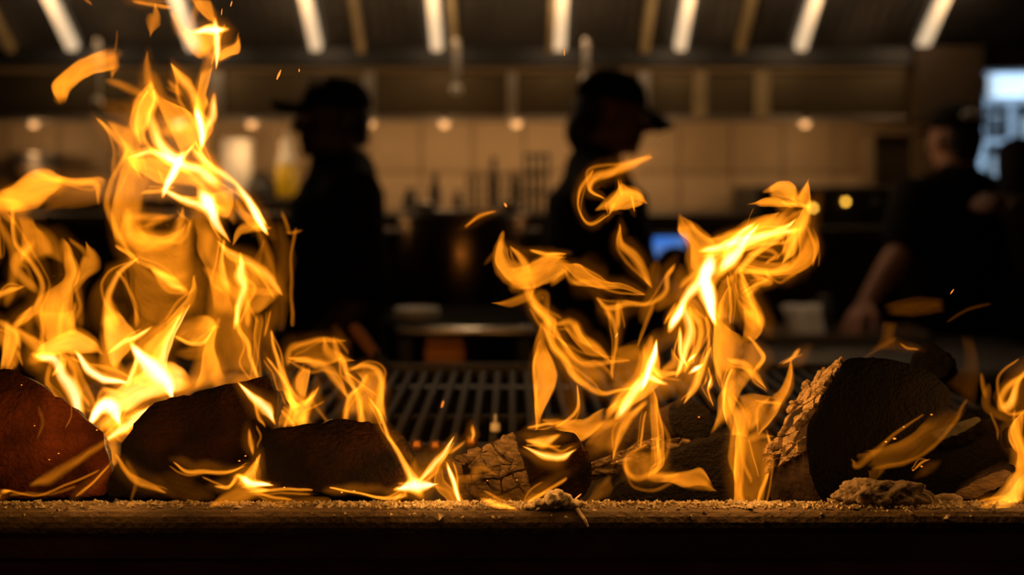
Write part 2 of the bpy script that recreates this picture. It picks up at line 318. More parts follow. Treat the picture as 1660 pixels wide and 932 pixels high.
# little order screen with blue picture
SCR = bpy.data.materials.new('blue_screen'); SCR.use_nodes = True; nt = SCR.node_tree; bs = nt.nodes['Principled BSDF']
tc = nt.nodes.new('ShaderNodeTexCoord'); nz = nt.nodes.new('ShaderNodeTexNoise'); rp = nt.nodes.new('ShaderNodeValToRGB')
nz.inputs['Scale'].default_value = 9; nt.links.new(tc.outputs['Object'], nz.inputs['Vector']); nt.links.new(nz.outputs['Fac'], rp.inputs[0])
rp.color_ramp.elements[0].position = .42; rp.color_ramp.elements[0].color = (.04, .22, .85, 1); rp.color_ramp.elements[1].position = .62; rp.color_ramp.elements[1].color = (.13, .25, .60, 1)
nt.links.new(rp.outputs[0], bs.inputs['Emission Color']); bs.inputs['Emission Strength'].default_value = .8; bs.inputs['Base Color'].default_value = (.02, .03, .06, 1)
sc = thing('order_screen', 'small glowing blue screen right of the middle cook', 'screen', at(1078, 540, 4.40))
MB().box(at(1041, 378, 4.40), at(1116, 424, 4.40) + Vector((0, .04, 0)), .006).build('bezel', BLACKP, sc)
MB().box(at(1047, 384, 4.395), at(1110, 418, 4.395) + Vector((0, .01, 0))).build('display', SCR, sc)
MB().tube([at(1078, 422, 4.43), at(1078, 470, 4.43), Vector((at(1078, 0, 4.43).x, 4.43, .955))], .014).build('stand', BLACKP, sc)
# round dark pan lid in front of the screen
pl = thing('round_pan', 'dark round pan standing in front of the blue screen', 'pan', at(1095, 450, 4.2))
MB().ball(at(1095, 432, 4.2), (.062, .03, .062)).build('pan_bowl', BLACKM, pl, smooth=True)
MB().tube([at(1120, 450, 4.2), at(1145, 480, 4.2)], .012).build('handle', BLACKM, pl)
# work table right, tray, towels, bottle
tz = 1.42 - .474
wt = thing('work_table', 'steel work table in front of the right cook', 'table', (1.1, 4.2, 0))
MB().box((.42, 3.6, tz - .035), (1.52, 4.46, tz), .006).build('table_top', mat('worn_table_steel', (.05, .042, .035), .55, .6, .3, 9), wt)
MB().box((.42, 3.59, tz - .028), (1.52, 3.60, tz - .004)).build('front_edge', STEEL, wt)
for x in (.47, 1.48):
    for y in (3.65, 4.40): MB().tube([(x, y, 0), (x, y, tz - .03)], .022).build('leg', STEEL, wt)
MB().box((.54, 3.66, .3), (1.48, 4.40, .32)).build('under_shelf', STEEL, wt)
tr = thing('steel_tray', 'shallow steel tray on the work table under the white towels', 'tray', at(1375, 555, 4.2))
ta = at(1245, 524, 4.15); tb_ = at(1512, 552, 4.15); tb_.z = tz + .0005
MB().box((ta.x, 4.15, tb_.z), (tb_.x, 4.42, tb_.z + .006)).build('tray_base', STEEL, tr)
for a, b in (((ta.x, 4.15), (tb_.x, 4.158)), ((ta.x, 4.412), (tb_.x, 4.42)), ((ta.x, 4.15), (ta.x + .008, 4.42)), ((tb_.x - .008, 4.15), (tb_.x, 4.42))):
    MB().box((a[0], a[1], tb_.z), (b[0], b[1], tb_.z + .034)).build('tray_side', STEEL, tr)
for k, (p, lean, lb) in enumerate(((1296, -16, 'left white folded towel leaning in the steel tray'), (1318, -6, 'right white folded towel leaning in the steel tray'))):
    c = at(p + 6, 540, 4.22); c.z = tz + .007; tw = thing('folded_towel', lb, 'towel', c, 'folded towels in the tray')
    for q in range(3):
        d = Vector((lean * 4.3 / F, .012 * q, 58 * 4.3 / F * (1 - .04 * q)))
        rg = []
        for t in (0, .2, .5, .8, 1):
            m0 = c + d * t + Vector((0, .012 * q, 0)); wv = .026 * (1 + .1 * math.sin(5 * t + k + q))
            rg.append([m0 + Vector((math.cos(a_) * wv, math.sin(a_) * .009, 0)) for a_ in [j * math.pi / 5 for j in range(10)]])
        MB().loft(rg).build('fold', TOWEL, tw, smooth=True)
b0 = at(1337, 540, 4.34); s = 4.34 / F; b0.z = tz + .007
lathe_thing('dark_flask', 'dark flask right of the white towels', 'bottle', b0, [('body', BLACKP, [(.002, 0), (15*s, 0), (15*s, 45*s), (9*s, 55*s)]), ('cap', DSTEEL, [(10*s, 54*s), (10*s, 66*s), (.001, 67*s)])])
# middle griddle plate, plates, copper box, wooden handle
gz = 1.42 - (537 - 300) * 3.1 / F
gs = thing('griddle_stand', 'steel griddle shelf with shining front edge behind the grill grate', 'griddle', at(755, 600, 3.2))
MB().box((at(648, 0, 3.1).x, 3.1, gz - .02), (at(862, 0, 3.1).x, 3.75, gz), .004).build('griddle_plate', MATTE, gs)
MB().tube([at(648, 537, 3.09), at(862, 537, 3.09)], .011, 12).build('front_rail', POLISH, gs, smooth=True)
for x in (at(660, 0, 3.2).x, at(850, 0, 3.2).x): MB().box((x - .015, 3.15, 0), (x + .015, 3.7, gz - .02)).build('leg_panel', BLACKM, gs)
cb = thing('copper_box', 'orange copper drip box under the griddle shelf', 'box', at(720, 602, 3.12))
MB().box(at(686, 560, 3.16), at(756, 604, 3.16) + Vector((0, .25, 0)), .006).build('box_body', COPPER, cb)
MB().box(at(690, 549, 3.15), at(752, 560, 3.15) + Vector((0, .26, 0)), .004).build('box_lip', COPPER, cb)
for k in range(4):
    c = at(676, 516, 3.3) + Vector((0, 0, .006 * k)); s2 = 3.3 / F
    t = thing('steel_plate', ['bottom', 'second', 'third', 'top'][k] + ' pale plate of the small stack on the griddle shelf', 'plate', c, 'plates stacked on the griddle')
    MB().lathe(c, [(.002, 0), (22*s2, 0), (36*s2, 3*s2), (35*s2, 4.2*s2), (20*s2, 1.6*s2), (.002, 1.6*s2)], 28).build('plate_dish', WHITEP, t, smooth=True)
    MB().lathe(c, [(35*s2, 2.6*s2), (37*s2, 3.4*s2), (36*s2, 4.6*s2), (34.5*s2, 3.6*s2)], 28).build('plate_rim', WHITEP, t, smooth=True)
wh = thing('wooden_poker', 'reddish wooden handled tool leaning below the left cook', 'tool', at(640, 604, 2.1))
MB().tube([at(576, 534, 2.2), at(585, 545, 2.19), at(606, 572, 2.15)], [.010, .011, .009], 12).build('handle', WOODH, wh, smooth=True)
MB().tube([at(604, 569, 2.15), at(624, 590, 2.12), at(636, 602, 2.10)], .005, 8).build('rod', IRON, wh, smooth=True)
# ------------------------------------------------------------------ grill grate behind the fire
GZ = 1.42 - .276; G0, G1 = 1.50, 2.12
gr = thing('grill_grate', 'dark iron grill grate with long bars behind the fire', 'grill', (0, 1.8, GZ - .02))
nb = 55
bm_ = MB().box((-.0042, G0, GZ - .012), (.0042, G1, GZ), .0015).mesh('bar', ORG[gr]); bm_.materials.append(IRON)
for i in range(nb):
    o = bpy.data.objects.new('bar', bm_); col.objects.link(o); o.parent = gr; o.location = (-.58 + i * .0215, 0, 0)
for y in (G0 + .22, G1 - .03): MB().box((-.6, y, GZ - .016), (.6, y + .008, GZ - .006)).build('crossbar', IRON, gr)
MB().box((-.6, G0 - .02, GZ - .02), (.6, G0, GZ + .002), .002).build('front_frame', IRON, gr)
MB().box((-.6, G1, GZ - .02), (.6, G1 + .02, GZ + .006), .002).build('rear_frame', IRON, gr)
gb = thing('barbecue_cabinet', 'black steel grill body under the iron grate', 'grill', (0, 1.8, 0))
MB().box((-.62, 1.49, 0), (.62, 1.51, GZ - .03)).build('front_wall', BLACKM, gb)
MB().box((-.62, 2.12, 0), (.62, 2.15, GZ - .03)).build('rear_wall', BLACKM, gb)
for x in (-.62, .60): MB().box((x, 1.51, 0), (x + .02, 2.12, GZ - .03)).build('side_wall', BLACKM, gb)
MB().box((-.60, 1.51, GZ - .22), (.60, 2.12, GZ - .20)).build('ash_pan', BLACKM, gb)
pin = thing('salt_shaker', 'tiny pale metal shaker standing at the front of the grate', 'shaker', at(803, 699, 1.56))
c = at(803, 699, 1.56); s2 = 1.56 / F
MB().lathe(c, [(.001, 0), (8*s2, 0), (8.5*s2, 4*s2), (8*s2, 12*s2), (3*s2, 15*s2)], 14).build('body', WHITEP, pin, smooth=True)
MB().lathe(c, [(2.4*s2, 14*s2), (2*s2, 26*s2), (.001, 28*s2)], 10).build('spout', WHITEP, pin, smooth=True)
for p, y in ((676, 722), (706, 723), (764, 716)):
    c = at(p, y, 1.475); MB().lathe(c, [(.001, -.004), (.006, -.004), (.007, 0), (.005, .005), (.001, .006)], 6).build('glowing_bit', COPPER, gr)  # copper-coloured studs standing in for glowing bits along the frame
# added lamps out of view, brightening the towels, plates and griddle rail
def added_pendant(label, c, energy):
    t = thing('added_lamp', label, 'lamp', c, 'added lamps out of view')
    MB().lathe(c, [(.004, .16), (.03, .155), (.05, .10), (.10, .02), (.105, 0), (.10, .002), (.047, .095), (.003, .14)], 28).build('added_lamp_shade', DSTEEL, t, smooth=True)
    MB().ball(c + Vector((0, 0, .06)), .032).build('bulb', glow('added_bulb', (1.0, .62, .30), 3.0), t, smooth=True)
    MB().tube([c + Vector((0, 0, .15)), Vector((c.x, c.y, 2.999))], .005, 8).build('added_lamp_cord', BLACKP, t, smooth=True)
    d = bpy.data.lights.new('added_spot', 'SPOT'); d.energy = energy; d.color = (1.0, .70, .42); d.spot_size = R(62); d.spot_blend = .6; d.shadow_soft_size = .03
    o = bpy.data.objects.new('added_spot', d); col.objects.link(o); o.parent = t; o.location = (0, 0, .01)
added_pendant('steel heat lamp hanging over the work table and tray', Vector((.95, 3.75, 2.30)), 9)  # added lamp out of view, brightening the work table and tray
added_pendant('steel heat lamp hanging over the griddle shelf', Vector((-.12, 3.0, 2.20)), 4)  # added lamp out of view, brightening the griddle shelf
# ------------------------------------------------------------------ people
def remesh(o, vox, it=4):
    r = o.modifiers.new('remesh', 'REMESH'); r.mode = 'VOXEL'; r.voxel_size = vox; r.use_smooth_shade = True
    s = o.modifiers.new('smooth', 'SMOOTH'); s.factor = .5; s.iterations = it
def hand(mb, wr, d, up, side, curl=.5):
    d = Vector(d).normalized(); up = Vector(up); up = (up - d * up.dot(d)).normalized(); sd = d.cross(up).normalized() * side
    mb.tube([wr, wr + d * .03, wr + d * .075], [.024, .034, .036], 12, flat=.5, up=up)
    for k, L in ((-.027, .062), (-.009, .074), (.009, .080), (.027, .070)):
        p0 = wr + d * .085 + sd * k; a = curl
        p1 = p0 + (d * math.cos(a * .6) - up * math.sin(a * .6)) * L * .45
        p2 = p1 + (d * math.cos(a * 1.4) - up * math.sin(a * 1.4)) * L * .32
        p3 = p2 + (d * math.cos(a * 2.1) - up * math.sin(a * 2.1)) * L * .25
        mb.tube([wr + d * .06 + sd * k * .8, p0, p1, p2, p3], [.010, .0095, .009, .0085, .0075], 8)
    q0 = wr + d * .025 + sd * .026
    mb.tube([q0, q0 + d * .025 + sd * .028 - up * .008, q0 + d * .055 + sd * .034 - up * .02, q0 + d * .075 + sd * .030 - up * .03], [.014, .012, .010, .008], 8)
def person(label, loc, rz, skin, arms, lean=.0, s=1.0, brim_tilt=0, head_turn=0, head_pitch=0, hair=None, patch=None, bulk=1.0, neck=1.0):
    root = thing('person', label, 'person', loc, rz=rz); root.scale = (s, s, s)
    def L(p):                                   # lean the upper body forward about the hips
        p = Vector(p); h = max(0, p.z - .95); return Vector((p.x, p.y - h * math.sin(lean), .95 + h * math.cos(lean) if p.z > .95 else p.z))
    hc = Vector((0, .0, 1.50)); HR = Euler((head_pitch, 0, head_turn)).to_matrix()
    def H(p): return L(hc) + HR @ (Vector(p) - hc)
    b = MB()
    # head and face
    b.ball(H((0, .012, 1.645)), (.076, .096, .105), rot=HR); b.ball(H((0, -.030, 1.575)), (.056, .062, .058), rot=HR)
    b.ball(H((0, -.074, 1.538)), (.024, .020, .018), rot=HR); b.ball(H((0, -.055, 1.655)), (.06, .042, .035), rot=HR)
    b.tube([H((0, -.088, 1.648)), H((0, -.104, 1.622)), H((0, -.112, 1.606))], [.010, .013, .015], 10); b.ball(H((0, -.096, 1.602)), (.019, .014, .010), rot=HR)
    b.ball(H((0, -.088, 1.575)), (.024, .012, .008), rot=HR); b.ball(H((0, -.086, 1.563)), (.021, .012, .008), rot=HR)
    for sx in (-1, 1):
        b.ball(H((sx * .078, .012, 1.622)), (.009, .02, .032), rot=HR); b.ball(H((sx * .04, -.058, 1.605)), (.026, .022, .022), rot=HR)
    b.tube([H((0, .012, 1.60)), L((0, .018, 1.52)), L((0, .022, 1.42))], [.056 * neck, .058 * neck, .068 * neck], 16)
    # torso, hips, legs
    b.tube([L((0, .01, .92)), L((0, .0, 1.08)), L((0, .0, 1.25)), L((0, .01, 1.38)), L((0, .015, 1.45))], [.165 * bulk, .155 * bulk, .175 * bulk, .165 * bulk, .09], 20, flat=.68, up=(0, -1, 0))
    for sx, key in ((-1, 'r'), (1, 'l')):
        el, wr, up = [Vector(q) for q in arms[key]]
        sh = L((sx * .185 * bulk, .015, 1.42)); el = L(el); wr = L(wr)
        b.tube([L((sx * .08, .01, 1.41)), sh, sh.lerp(el, .5), el], [.07, .062, .054, .044], 14)
        b.tube([el, el.lerp(wr, .3), el.lerp(wr, .7), wr], [.043, .046, .036, .027], 14)
        hand(b, wr, wr - el, up, -sx if key == 'r' else sx * -1)
        b.tube([(sx * .095, .01, .94), (sx * .105, .0, .72), (sx * .105, .01, .48)], [.095, .085, .058], 14)
        b.tube([(sx * .105, .01, .48), (sx * .105, .02, .32), (sx * .105, .02, .09)], [.057, .058, .038], 14)
        b.tube([(sx * .105, .05, .045), (sx * .107, -.05, .04), (sx * .11, -.15, .03)], [.042, .042, .034], 12, flat=.8)
    body = b.build('body', skin, root, smooth=True); remesh(body, .0075, 3)
    for sx in (-1, 1): MB().ball(H((sx * .031, -.0865, 1.634)), .0125, 10, 6).build('eye', mat('eye_white', (.5, .46, .42), .3), root, smooth=True)
    # clothes
    c = MB()
    c.tube([L((0, .01, .88)), L((0, .0, 1.05)), L((0, .0, 1.25)), L((0, .012, 1.39)), L((0, .02, 1.462))], [.20 * bulk, .185 * bulk, .198 * bulk, .188 * bulk, .10], 24, flat=.74, up=(0, -1, 0))
    for sx, key in ((-1, 'r'), (1, 'l')):
        el, wr, _ = [Vector(q) for q in arms[key]]; sh = L((sx * .185 * bulk, .015, 1.42)); el = L(el)
        c.tube([L((sx * .07, .01, 1.405)), sh, sh.lerp(el, .45), sh.lerp(el, .86)], [.085, .083, .078, .074], 18)
    c.tube([L((0, .02, 1.41)), L((0, .018, 1.487))], [.11 * neck, .072 * neck], 18); c.tube([L((-.17, .02, 1.42)), L((0, .03, 1.465)), L((.17, .02, 1.42))], [.07, .085 * neck, .07], 16)
    sh_ = c.build('shirt', CLOTH, root, smooth=True); remesh(sh_, .011, 3)
    t = MB(); t.tube([(0, .01, 1.0), (0, .01, .86)], [.19 * bulk, .18 * bulk], 22, flat=.72, up=(0, -1, 0))
    for sx in (-1, 1): t.tube([(sx * .095, .01, .92), (sx * .105, .0, .7), (sx * .105, .01, .48), (sx * .105, .02, .14)], [.115, .105, .08, .07], 16)
    tr_ = t.build('trousers', CLOTH, root, smooth=True); remesh(tr_, .012, 3)
    for sx in (-1, 1):
        q = MB(); q.tube([(sx * .105, .055, .05), (sx * .107, -.05, .048), (sx * .11, -.16, .04)], [.05, .05, .042], 14, flat=.9); q.build('shoe', BLACKP, root, smooth=True)
    # apron
    ap = MB(); rows = []
    for z, hw in ((.45, .21), (.7, .21), (.98, .19), (1.1, .15), (1.3, .11)):
        rows.append([L((hw * k, -.155 * bulk + .05 * k * k - (.02 if z < 1 else .0), z)) for k in (-1, -.6, -.2, .2, .6, 1)] + [L((hw * k, -.150 * bulk + .05 * k * k - (.02 if z < 1 else 0) + .006, z)) for k in (1, .6, .2, -.2, -.6, -1)])
    ap.loft(rows); ap.build('apron', CLOTH, root, smooth=True)
    # cap
    cp = MB(); rings = []
    for k in range(9):
        a = k / 8 * math.pi / 2 * .98; r = math.cos(a); z = math.sin(a)
        r = r ** .8
        rings.append([H((.086 * r * math.cos(q), .012 + .107 * r * math.sin(q), 1.665 + .092 * z)) for q in [2 * math.pi * j / 24 for j in range(24)]])
    cp.loft(rings); cap = cp.build('cap', CAPM, root, smooth=True)
    br = MB(); rr = []
    for k in range(6):
        t_ = k / 5; row = []
        for j in range(9):
            u = -1 + 2 * j / 8; x = u * .082 * (1 - .12 * t_ ** 2); y = -.075 - (.105 * t_) * math.sqrt(max(0, 1 - .55 * u * u)); z = 1.678 - .022 * u * u + math.tan(brim_tilt) * (.105 * t_)
            row.append((x, y, z))
        rr.append([H(p) for p in row] + [H((x, y, z - .008)) for x, y, z in reversed(row)])
    br.loft(rr); br.build('brim', CAPM, cap, smooth=True)
    MB().ball(H((0, .012, 1.757)), (.008, .008, .005), 8, 5).build('button', CAPM, cap, smooth=True)
    if patch:
        MB().ball(H(patch[0]), patch[1], 12, 8, rot=HR).build('cap_patch', mat('pale_cap_patch', patch[2], .6, 0, .1), cap, smooth=True)  # small contrasting patch set on the cap
    if hair:
        h = MB()
        for p, r in hair: h.ball(H(p), r, rot=HR)
        ho = h.build('hair', HAIR, root, smooth=True); remesh(ho, .008, 2)
    return root
def ground(px, Y): return Vector((at(px, 0, Y).x, Y, 0))
short_hair = [((0, .055, 1.63), (.072, .06, .075)), ((0, .065, 1.58), (.055, .045, .035))]
person('cook in black cap facing left beside the tall flame, brim raised', ground(548, 4.05), R(-70), SKIN_D,
    {'l': ((.22, .03, 1.13), (.17, -.14, .95), (0, 0, 1)), 'r': ((-.22, .03, 1.13), (-.17, -.16, .96), (0, 0, 1))}, lean=.03, s=.986, brim_tilt=R(4), head_pitch=R(0), hair=short_hair, patch=((.03, -.055, 1.738), (.030, .028, .016), (.55, .55, .6)), bulk=.98, neck=1.22)
person('cook in black cap facing right behind the middle of the fire', ground(950, 4.05), R(92), SKIN_M,
    {'l': ((.23, -.10, 1.16), (.12, -.30, 1.05), (0, 0, 1)), 'r': ((-.22, -.10, 1.15), (-.13, -.32, 1.06), (0, 0, 1))}, lean=.10, s=1.0, brim_tilt=R(-24), head_pitch=R(10), bulk=1.05,
    hair=[((0, .055, 1.63), (.078, .066, .08)), ((0, .085, 1.57), (.05, .045, .06)), ((0, .07, 1.54), (.05, .04, .05))])
def local(px, py, Y, root, rz, s): return Matrix.Rotation(-rz, 3, 'Z') @ ((at(px, py, Y) - root) / s)
A3 = lambda q: local(*q, ground(1546, 4.75), R(-158), .968)
A4 = lambda q: local(*q, ground(1742, 4.5), R(-165), 1.05)
person('cook in black cap seen from behind reaching down to the tray, right', ground(1546, 4.75), R(-158), SKIN_L,
    {'l': (A3((1464, 403, 4.56)), A3((1404, 490, 4.40)), (0, 0, 1)), 'r': ((-.25, .04, 1.13), (-.26, -.03, .88), (1, 0, 0))}, lean=.0, s=.968, brim_tilt=R(-10), hair=short_hair, patch=((0, .10, 1.705), (.05, .02, .02), (.03, .03, .035)), bulk=1.05)
person('cook in black cut off by the right edge of the picture', ground(1742, 4.5), R(-165), SKIN_M,
    {'l': (A4((1672, 350, 4.34)), A4((1622, 330, 4.14)), (0, 0, 1)), 'r': ((-.25, -.02, 1.14), (-.16, -.26, 1.10), (0, 0, 1))}, lean=.0, s=1.05, brim_tilt=R(-8), hair=short_hair, bulk=1.1)
# ------------------------------------------------------------------ hearth ledge and fire bed
LZ = at(0, 815, 1.145).z                                   # top of the ledge
LEDGE = mat('sooty_ledge', (.085, .050, .019), .9, 0, .45, 30, bump=.7, bscale=160)
LEDGEF = mat('sooty_ledge_front', (.24, .10, .03), .6, .1, .5, 9, bump=.3, bscale=60)
SOOT = mat('soot_floor', (.03, .022, .016), .9, 0, .5, 25, bump=.6)
he = thing('hearth', 'sooty hearth with a long ledge along the bottom of the picture', 'hearth', (0, 1.1, LZ - .25))
def strip_loft(prof, x0, x1, n): return [[Vector((x0 + (x1 - x0) * i / n, y, z)) for y, z in prof] for i in range(n + 1)]
prof = [(1.145, LZ), (1.135, LZ + .0003), (1.126, LZ), (1.119, LZ - .0012), (1.1145, LZ - .004), (1.1115, LZ - .008), (1.110, LZ - .012), (1.1095, LZ - .016), (1.15, LZ - .016)]
mb = MB(); mb.loft(strip_loft(prof, -.75, .75, 1)); mb.build('ledge_top', LEDGE, he, smooth=False)
MB().loft(strip_loft([(1.1105, LZ - .0161), (1.1105, LZ - .036), (1.113, LZ - .039), (1.15, LZ - .039), (1.15, LZ - .0161)], -.75, .75, 1)).build('ledge_front', LEDGEF, he)
MB().loft(strip_loft([(1.118, LZ - .0391), (1.118, LZ - .25), (1.15, LZ - .25), (1.15, LZ - .0391)], -.75, .75, 1)).build('hearth_wall', mat('brown_hearth_wall', (.34, .12, .03), .7, 0, .4, 14, bump=.3), he)
MB().box((-.75, 1.15, LZ - .08), (.75, 1.47, LZ - .046)).build('fire_floor', SOOT, he)
# ------------------------------------------------------------------ logs
def smooth_closed(pts, n):
    m = len(pts); out = []
    seg = [(Vector(pts[(i + 1) % m]) - Vector(pts[i])).length for i in range(m)]; tot = sum(seg)
    for k in range(n):
        d = tot * k / n; i = 0
        while d > seg[i]: d -= seg[i]; i += 1
        t = d / seg[i]; p0, p1, p2, p3 = [Vector(pts[(i + q) % m]) for q in (-1, 0, 1, 2)]
        c = .5 * ((2 * p1) + (p2 - p0) * t + (2 * p0 - 5 * p1 + 4 * p2 - p3) * t * t + (3 * p1 - p0 - 3 * p2 + p3) * t ** 3)
        out.append(c.lerp(p1.lerp(p2, t), .45))
    return out
def wood(name, c, c2, ring=60, dark=(.012, .008, .006)):
    if name in MATS: return MATS[name]
    m = bpy.data.materials.new(name); m.use_nodes = True; nt = m.node_tree; n = nt.nodes; l = nt.links; b = n['Principled BSDF']
    tc = n.new('ShaderNodeTexCoord'); wv = n.new('ShaderNodeTexWave'); nz = n.new('ShaderNodeTexNoise'); n2 = n.new('ShaderNodeTexNoise')
    wv.wave_type = 'RINGS'; wv.rings_direction = 'Y'; wv.inputs['Scale'].default_value = ring; wv.inputs['Distortion'].default_value = 14; wv.inputs['Detail'].default_value = 4; wv.inputs['Detail Scale'].default_value = 2.5
    nz.inputs['Scale'].default_value = 13; nz.inputs['Detail'].default_value = 7; n2.inputs['Scale'].default_value = 260; n2.inputs['Detail'].default_value = 6
    for q in (wv, nz, n2): l.new(tc.outputs['Object'], q.inputs['Vector'])
    r1 = n.new('ShaderNodeValToRGB'); r1.color_ramp.elements[0].color = (*c, 1); r1.color_ramp.elements[1].color = (*c2, 1)
    l.new(wv.outputs['Fac'], r1.inputs[0])
    r2 = n.new('ShaderNodeValToRGB'); r2.color_ramp.elements[0].position = .43; r2.color_ramp.elements[1].position = .66
    l.new(nz.outputs['Fac'], r2.inputs[0])
    mx = n.new('ShaderNodeMix'); mx.data_type = 'RGBA'; mx.inputs[6].default_value = (*dark, 1)
    l.new(r2.outputs[0], mx.inputs[0]); l.new(r1.outputs[0], mx.inputs[7]); l.new(mx.outputs[2], b.inputs['Base Color'])
    b.inputs['Roughness'].default_value = .85; b.inputs['Specular IOR Level'].default_value = .15
    bp = n.new('ShaderNodeBump'); bp.inputs['Strength'].default_value = .8; bp.inputs['Distance'].default_value = .003
    ad = n.new('ShaderNodeMath'); ad.operation = 'MULTIPLY_ADD'; ad.inputs[1].default_value = 1; l.new(n2.outputs['Fac'], ad.inputs[0]); ml = n.new('ShaderNodeMath'); ml.operation = 'MULTIPLY'; ml.inputs[1].default_value = .22; l.new(wv.outputs['Fac'], ml.inputs[0]); l.new(ml.outputs[0], ad.inputs[2]); l.new(ad.outputs[0], bp.inputs['Height']); l.new(bp.outputs[0], b.inputs['Normal'])
    MATS[name] = m; return m
RED = wood('red_cut_wood', (.42, .105, .03), (.34, .085, .025), 45, (.07, .02, .008))
BROWN = wood('brown_cut_wood', (.085, .030, .012), (.06, .021, .008), 40)
CHAR = wood('charred_wood', (.012, .007, .005), (.009, .006, .004), 50, (.004, .003, .003))
BARK = mat('burnt_shaded_bark', (.022, .013, .008), .9, 0, .6, 40, bump=1, bscale=120, spec=.15)
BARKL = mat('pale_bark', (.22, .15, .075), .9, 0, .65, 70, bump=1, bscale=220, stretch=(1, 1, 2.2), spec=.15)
CHARB = mat('black_char', (.012, .009, .007), .85, 0, .6, 60, bump=1, bscale=140, spec=.05)
EMBER = glow('ember_glow', (1.0, .30, .03), 1.3)
ASHM = mat('pale_ash', (.42, .33, .19), .95, 0, .35, 120, bump=.8)
def log(label, face, Yf, vec, facem, barkm, tilt=(0, 0), plates=None, rough=.0035, embers=(), fname='cut_face', N=84):
    P2 = smooth_closed(face, N); cx = sum(p.x for p in P2) / N; cy = sum(p.y for p in P2) / N
    def W(p):
        Y = Yf + tilt[0] * (p.x - cx) / 100 + tilt[1] * (p.y - cy) / 100; return at(p.x, p.y, Y)
    ctr = W(Vector((cx, cy))); vec = Vector(vec)
    root = thing('firewood_log', label, 'log', Vector((ctr.x, ctr.y, min(W(p).z for p in P2))), 'burning logs')
    def jag(p, a): return (noise.noise(p * 90) * .6 + noise.noise(p * 230) * .4) * a
    out0 = [W(p) for p in P2]
    out0 = [p + (p - ctr).normalized() * jag(p, rough) for p in out0]
    T = 16; rings = []
    for k in range(T + 1):
        t = k / T; c = ctr + vec * t; rg = []
        for p in out0:
            d = p - ctr; q = c + d * (1 + .05 * noise.noise(p * 20 + vec * t * 40))
            q += d.normalized() * jag(q, rough * (1.4 if 0 < k else 1)); rg.append(q if k else p.copy())
        rings.append(rg)
    rings.append([ctr + vec * 1.01 + (p - ctr) * .5 for p in out0])
    b = MB(); b.loft(rings, cap=False); n_ = len(out0); k_ = (len(rings) - 1) * n_; b.f.append(tuple(range(k_, k_ + n_)))
    b.build('bark', barkm, root, smooth=True)
    f = MB(); fr = []; fn = (out0[0] - ctr).cross(out0[N // 4] - ctr).normalized()
    if fn.y > 0: fn = -fn
    for k in range(17):
        s_ = 1 - k / 16; rg = []
        for p in out0:
            q = ctr + (p - ctr) * s_; d = 0 if k == 0 else noise.noise(q * 60) * .0016 + noise.noise(q * 200) * .0008
            rg.append(q + fn * (d + (.0012 if k else 0)))
        fr.append(rg)
    f.loft(fr[:-1], cap=False); n2 = len(f.v); f.v.append(fr[-1][0]); last = n2 - N
    f.f += [(last + j, last + (j + 1) % N, n2) for j in range(N)]
    f.build(fname, facem, root, smooth=True)
    if plates:
        i0, i1, nu, nv, pm, hgt = plates; G = {}
        for a in range(nu + 1):
            for c in range(nv + 1):
                G[a, c] = (i0 + (i1 - i0) * (a + (random.uniform(-.48, .48) if 0 < a < nu else 0)) / nu, min(1, max(0, (c + (random.uniform(-.5, .5) if 0 < c < nv else 0)) / nv)))
        def surf(a, t):
            i = int(math.floor(a)); fr_ = a - i; k = min(T - 1, int(t * T)); ft = t * T - k
            p = rings[k][i % N].lerp(rings[k][(i + 1) % N], fr_); q = rings[k + 1][i % N].lerp(rings[k + 1][(i + 1) % N], fr_); r = p.lerp(q, ft)
            return r, (r - (ctr + vec * t)).normalized()
        for a in range(nu):
            for c in range(nv):
                if random.random() < .12: continue
                cs = [G[a, c], G[a + 1, c], G[a + 1, c + 1], G[a, c + 1]]
                mid = (sum(q[0] for q in cs) / 4, sum(q[1] for q in cs) / 4); ring = []
                for j in range(4):
                    for tt in (0, .33, .66):
                        q = (cs[j][0] + (cs[(j + 1) % 4][0] - cs[j][0]) * tt, cs[j][1] + (cs[(j + 1) % 4][1] - cs[j][1]) * tt)
                        kk = random.uniform(.68, 1.0); ring.append((mid[0] + (q[0] - mid[0]) * kk, mid[1] + (q[1] - mid[1]) * kk))
                h = hgt * random.choice((.25, .6, .9, 1.2, 1.6)) * random.uniform(.8, 1.2); lo = []; md = []; hi = []
                for q in ring:
                    p, nn = surf(*q); lo.append(p - nn * .001); md.append(p + nn * h * random.uniform(.6, .9))
                    p2, n3 = surf(mid[0] + (q[0] - mid[0]) * .72, mid[1] + (q[1] - mid[1]) * .72); hi.append(p2 + n3 * h * random.uniform(.85, 1.2))
                MB().loft([lo, md, hi]).build('bark_plate', pm, root)
    for px, py, r in embers:
        p = at(px, py, Yf - .003); MB().ball(p, (r * 1.1, r * .8, r * .6), 8, 5).build('ember', EMBER, root, smooth=True)
    return root
log('reddish cut log at the far left edge of the fire', [(-70,610),(-20,598),(25,600),(58,618),(98,646),(140,680),(166,702),(172,730),(182,760),(166,803),(40,808),(-70,806)], 1.185, (-.03,.12,-.036), RED, CHARB, embers=[(80,745,.0007),(95,735,.0007),(157,697,.0007),(35,624,.0006),(56,690,.0006)])
log('brown cut log second from left with arched top', [(178,804),(192,745),(200,718),(213,696),(232,668),(252,652),(300,640),(350,628),(395,617),(430,610),(446,630),(449,660),(444,700),(430,740),(425,804)], 1.19, (.0,.13,-.042), BROWN, CHARB, tilt=(.01, 0), embers=[(228,693,.0008),(220,714,.0008),(213,722,.0007),(255,717,.0006),(398,739,.0008),(388,747,.0009)])
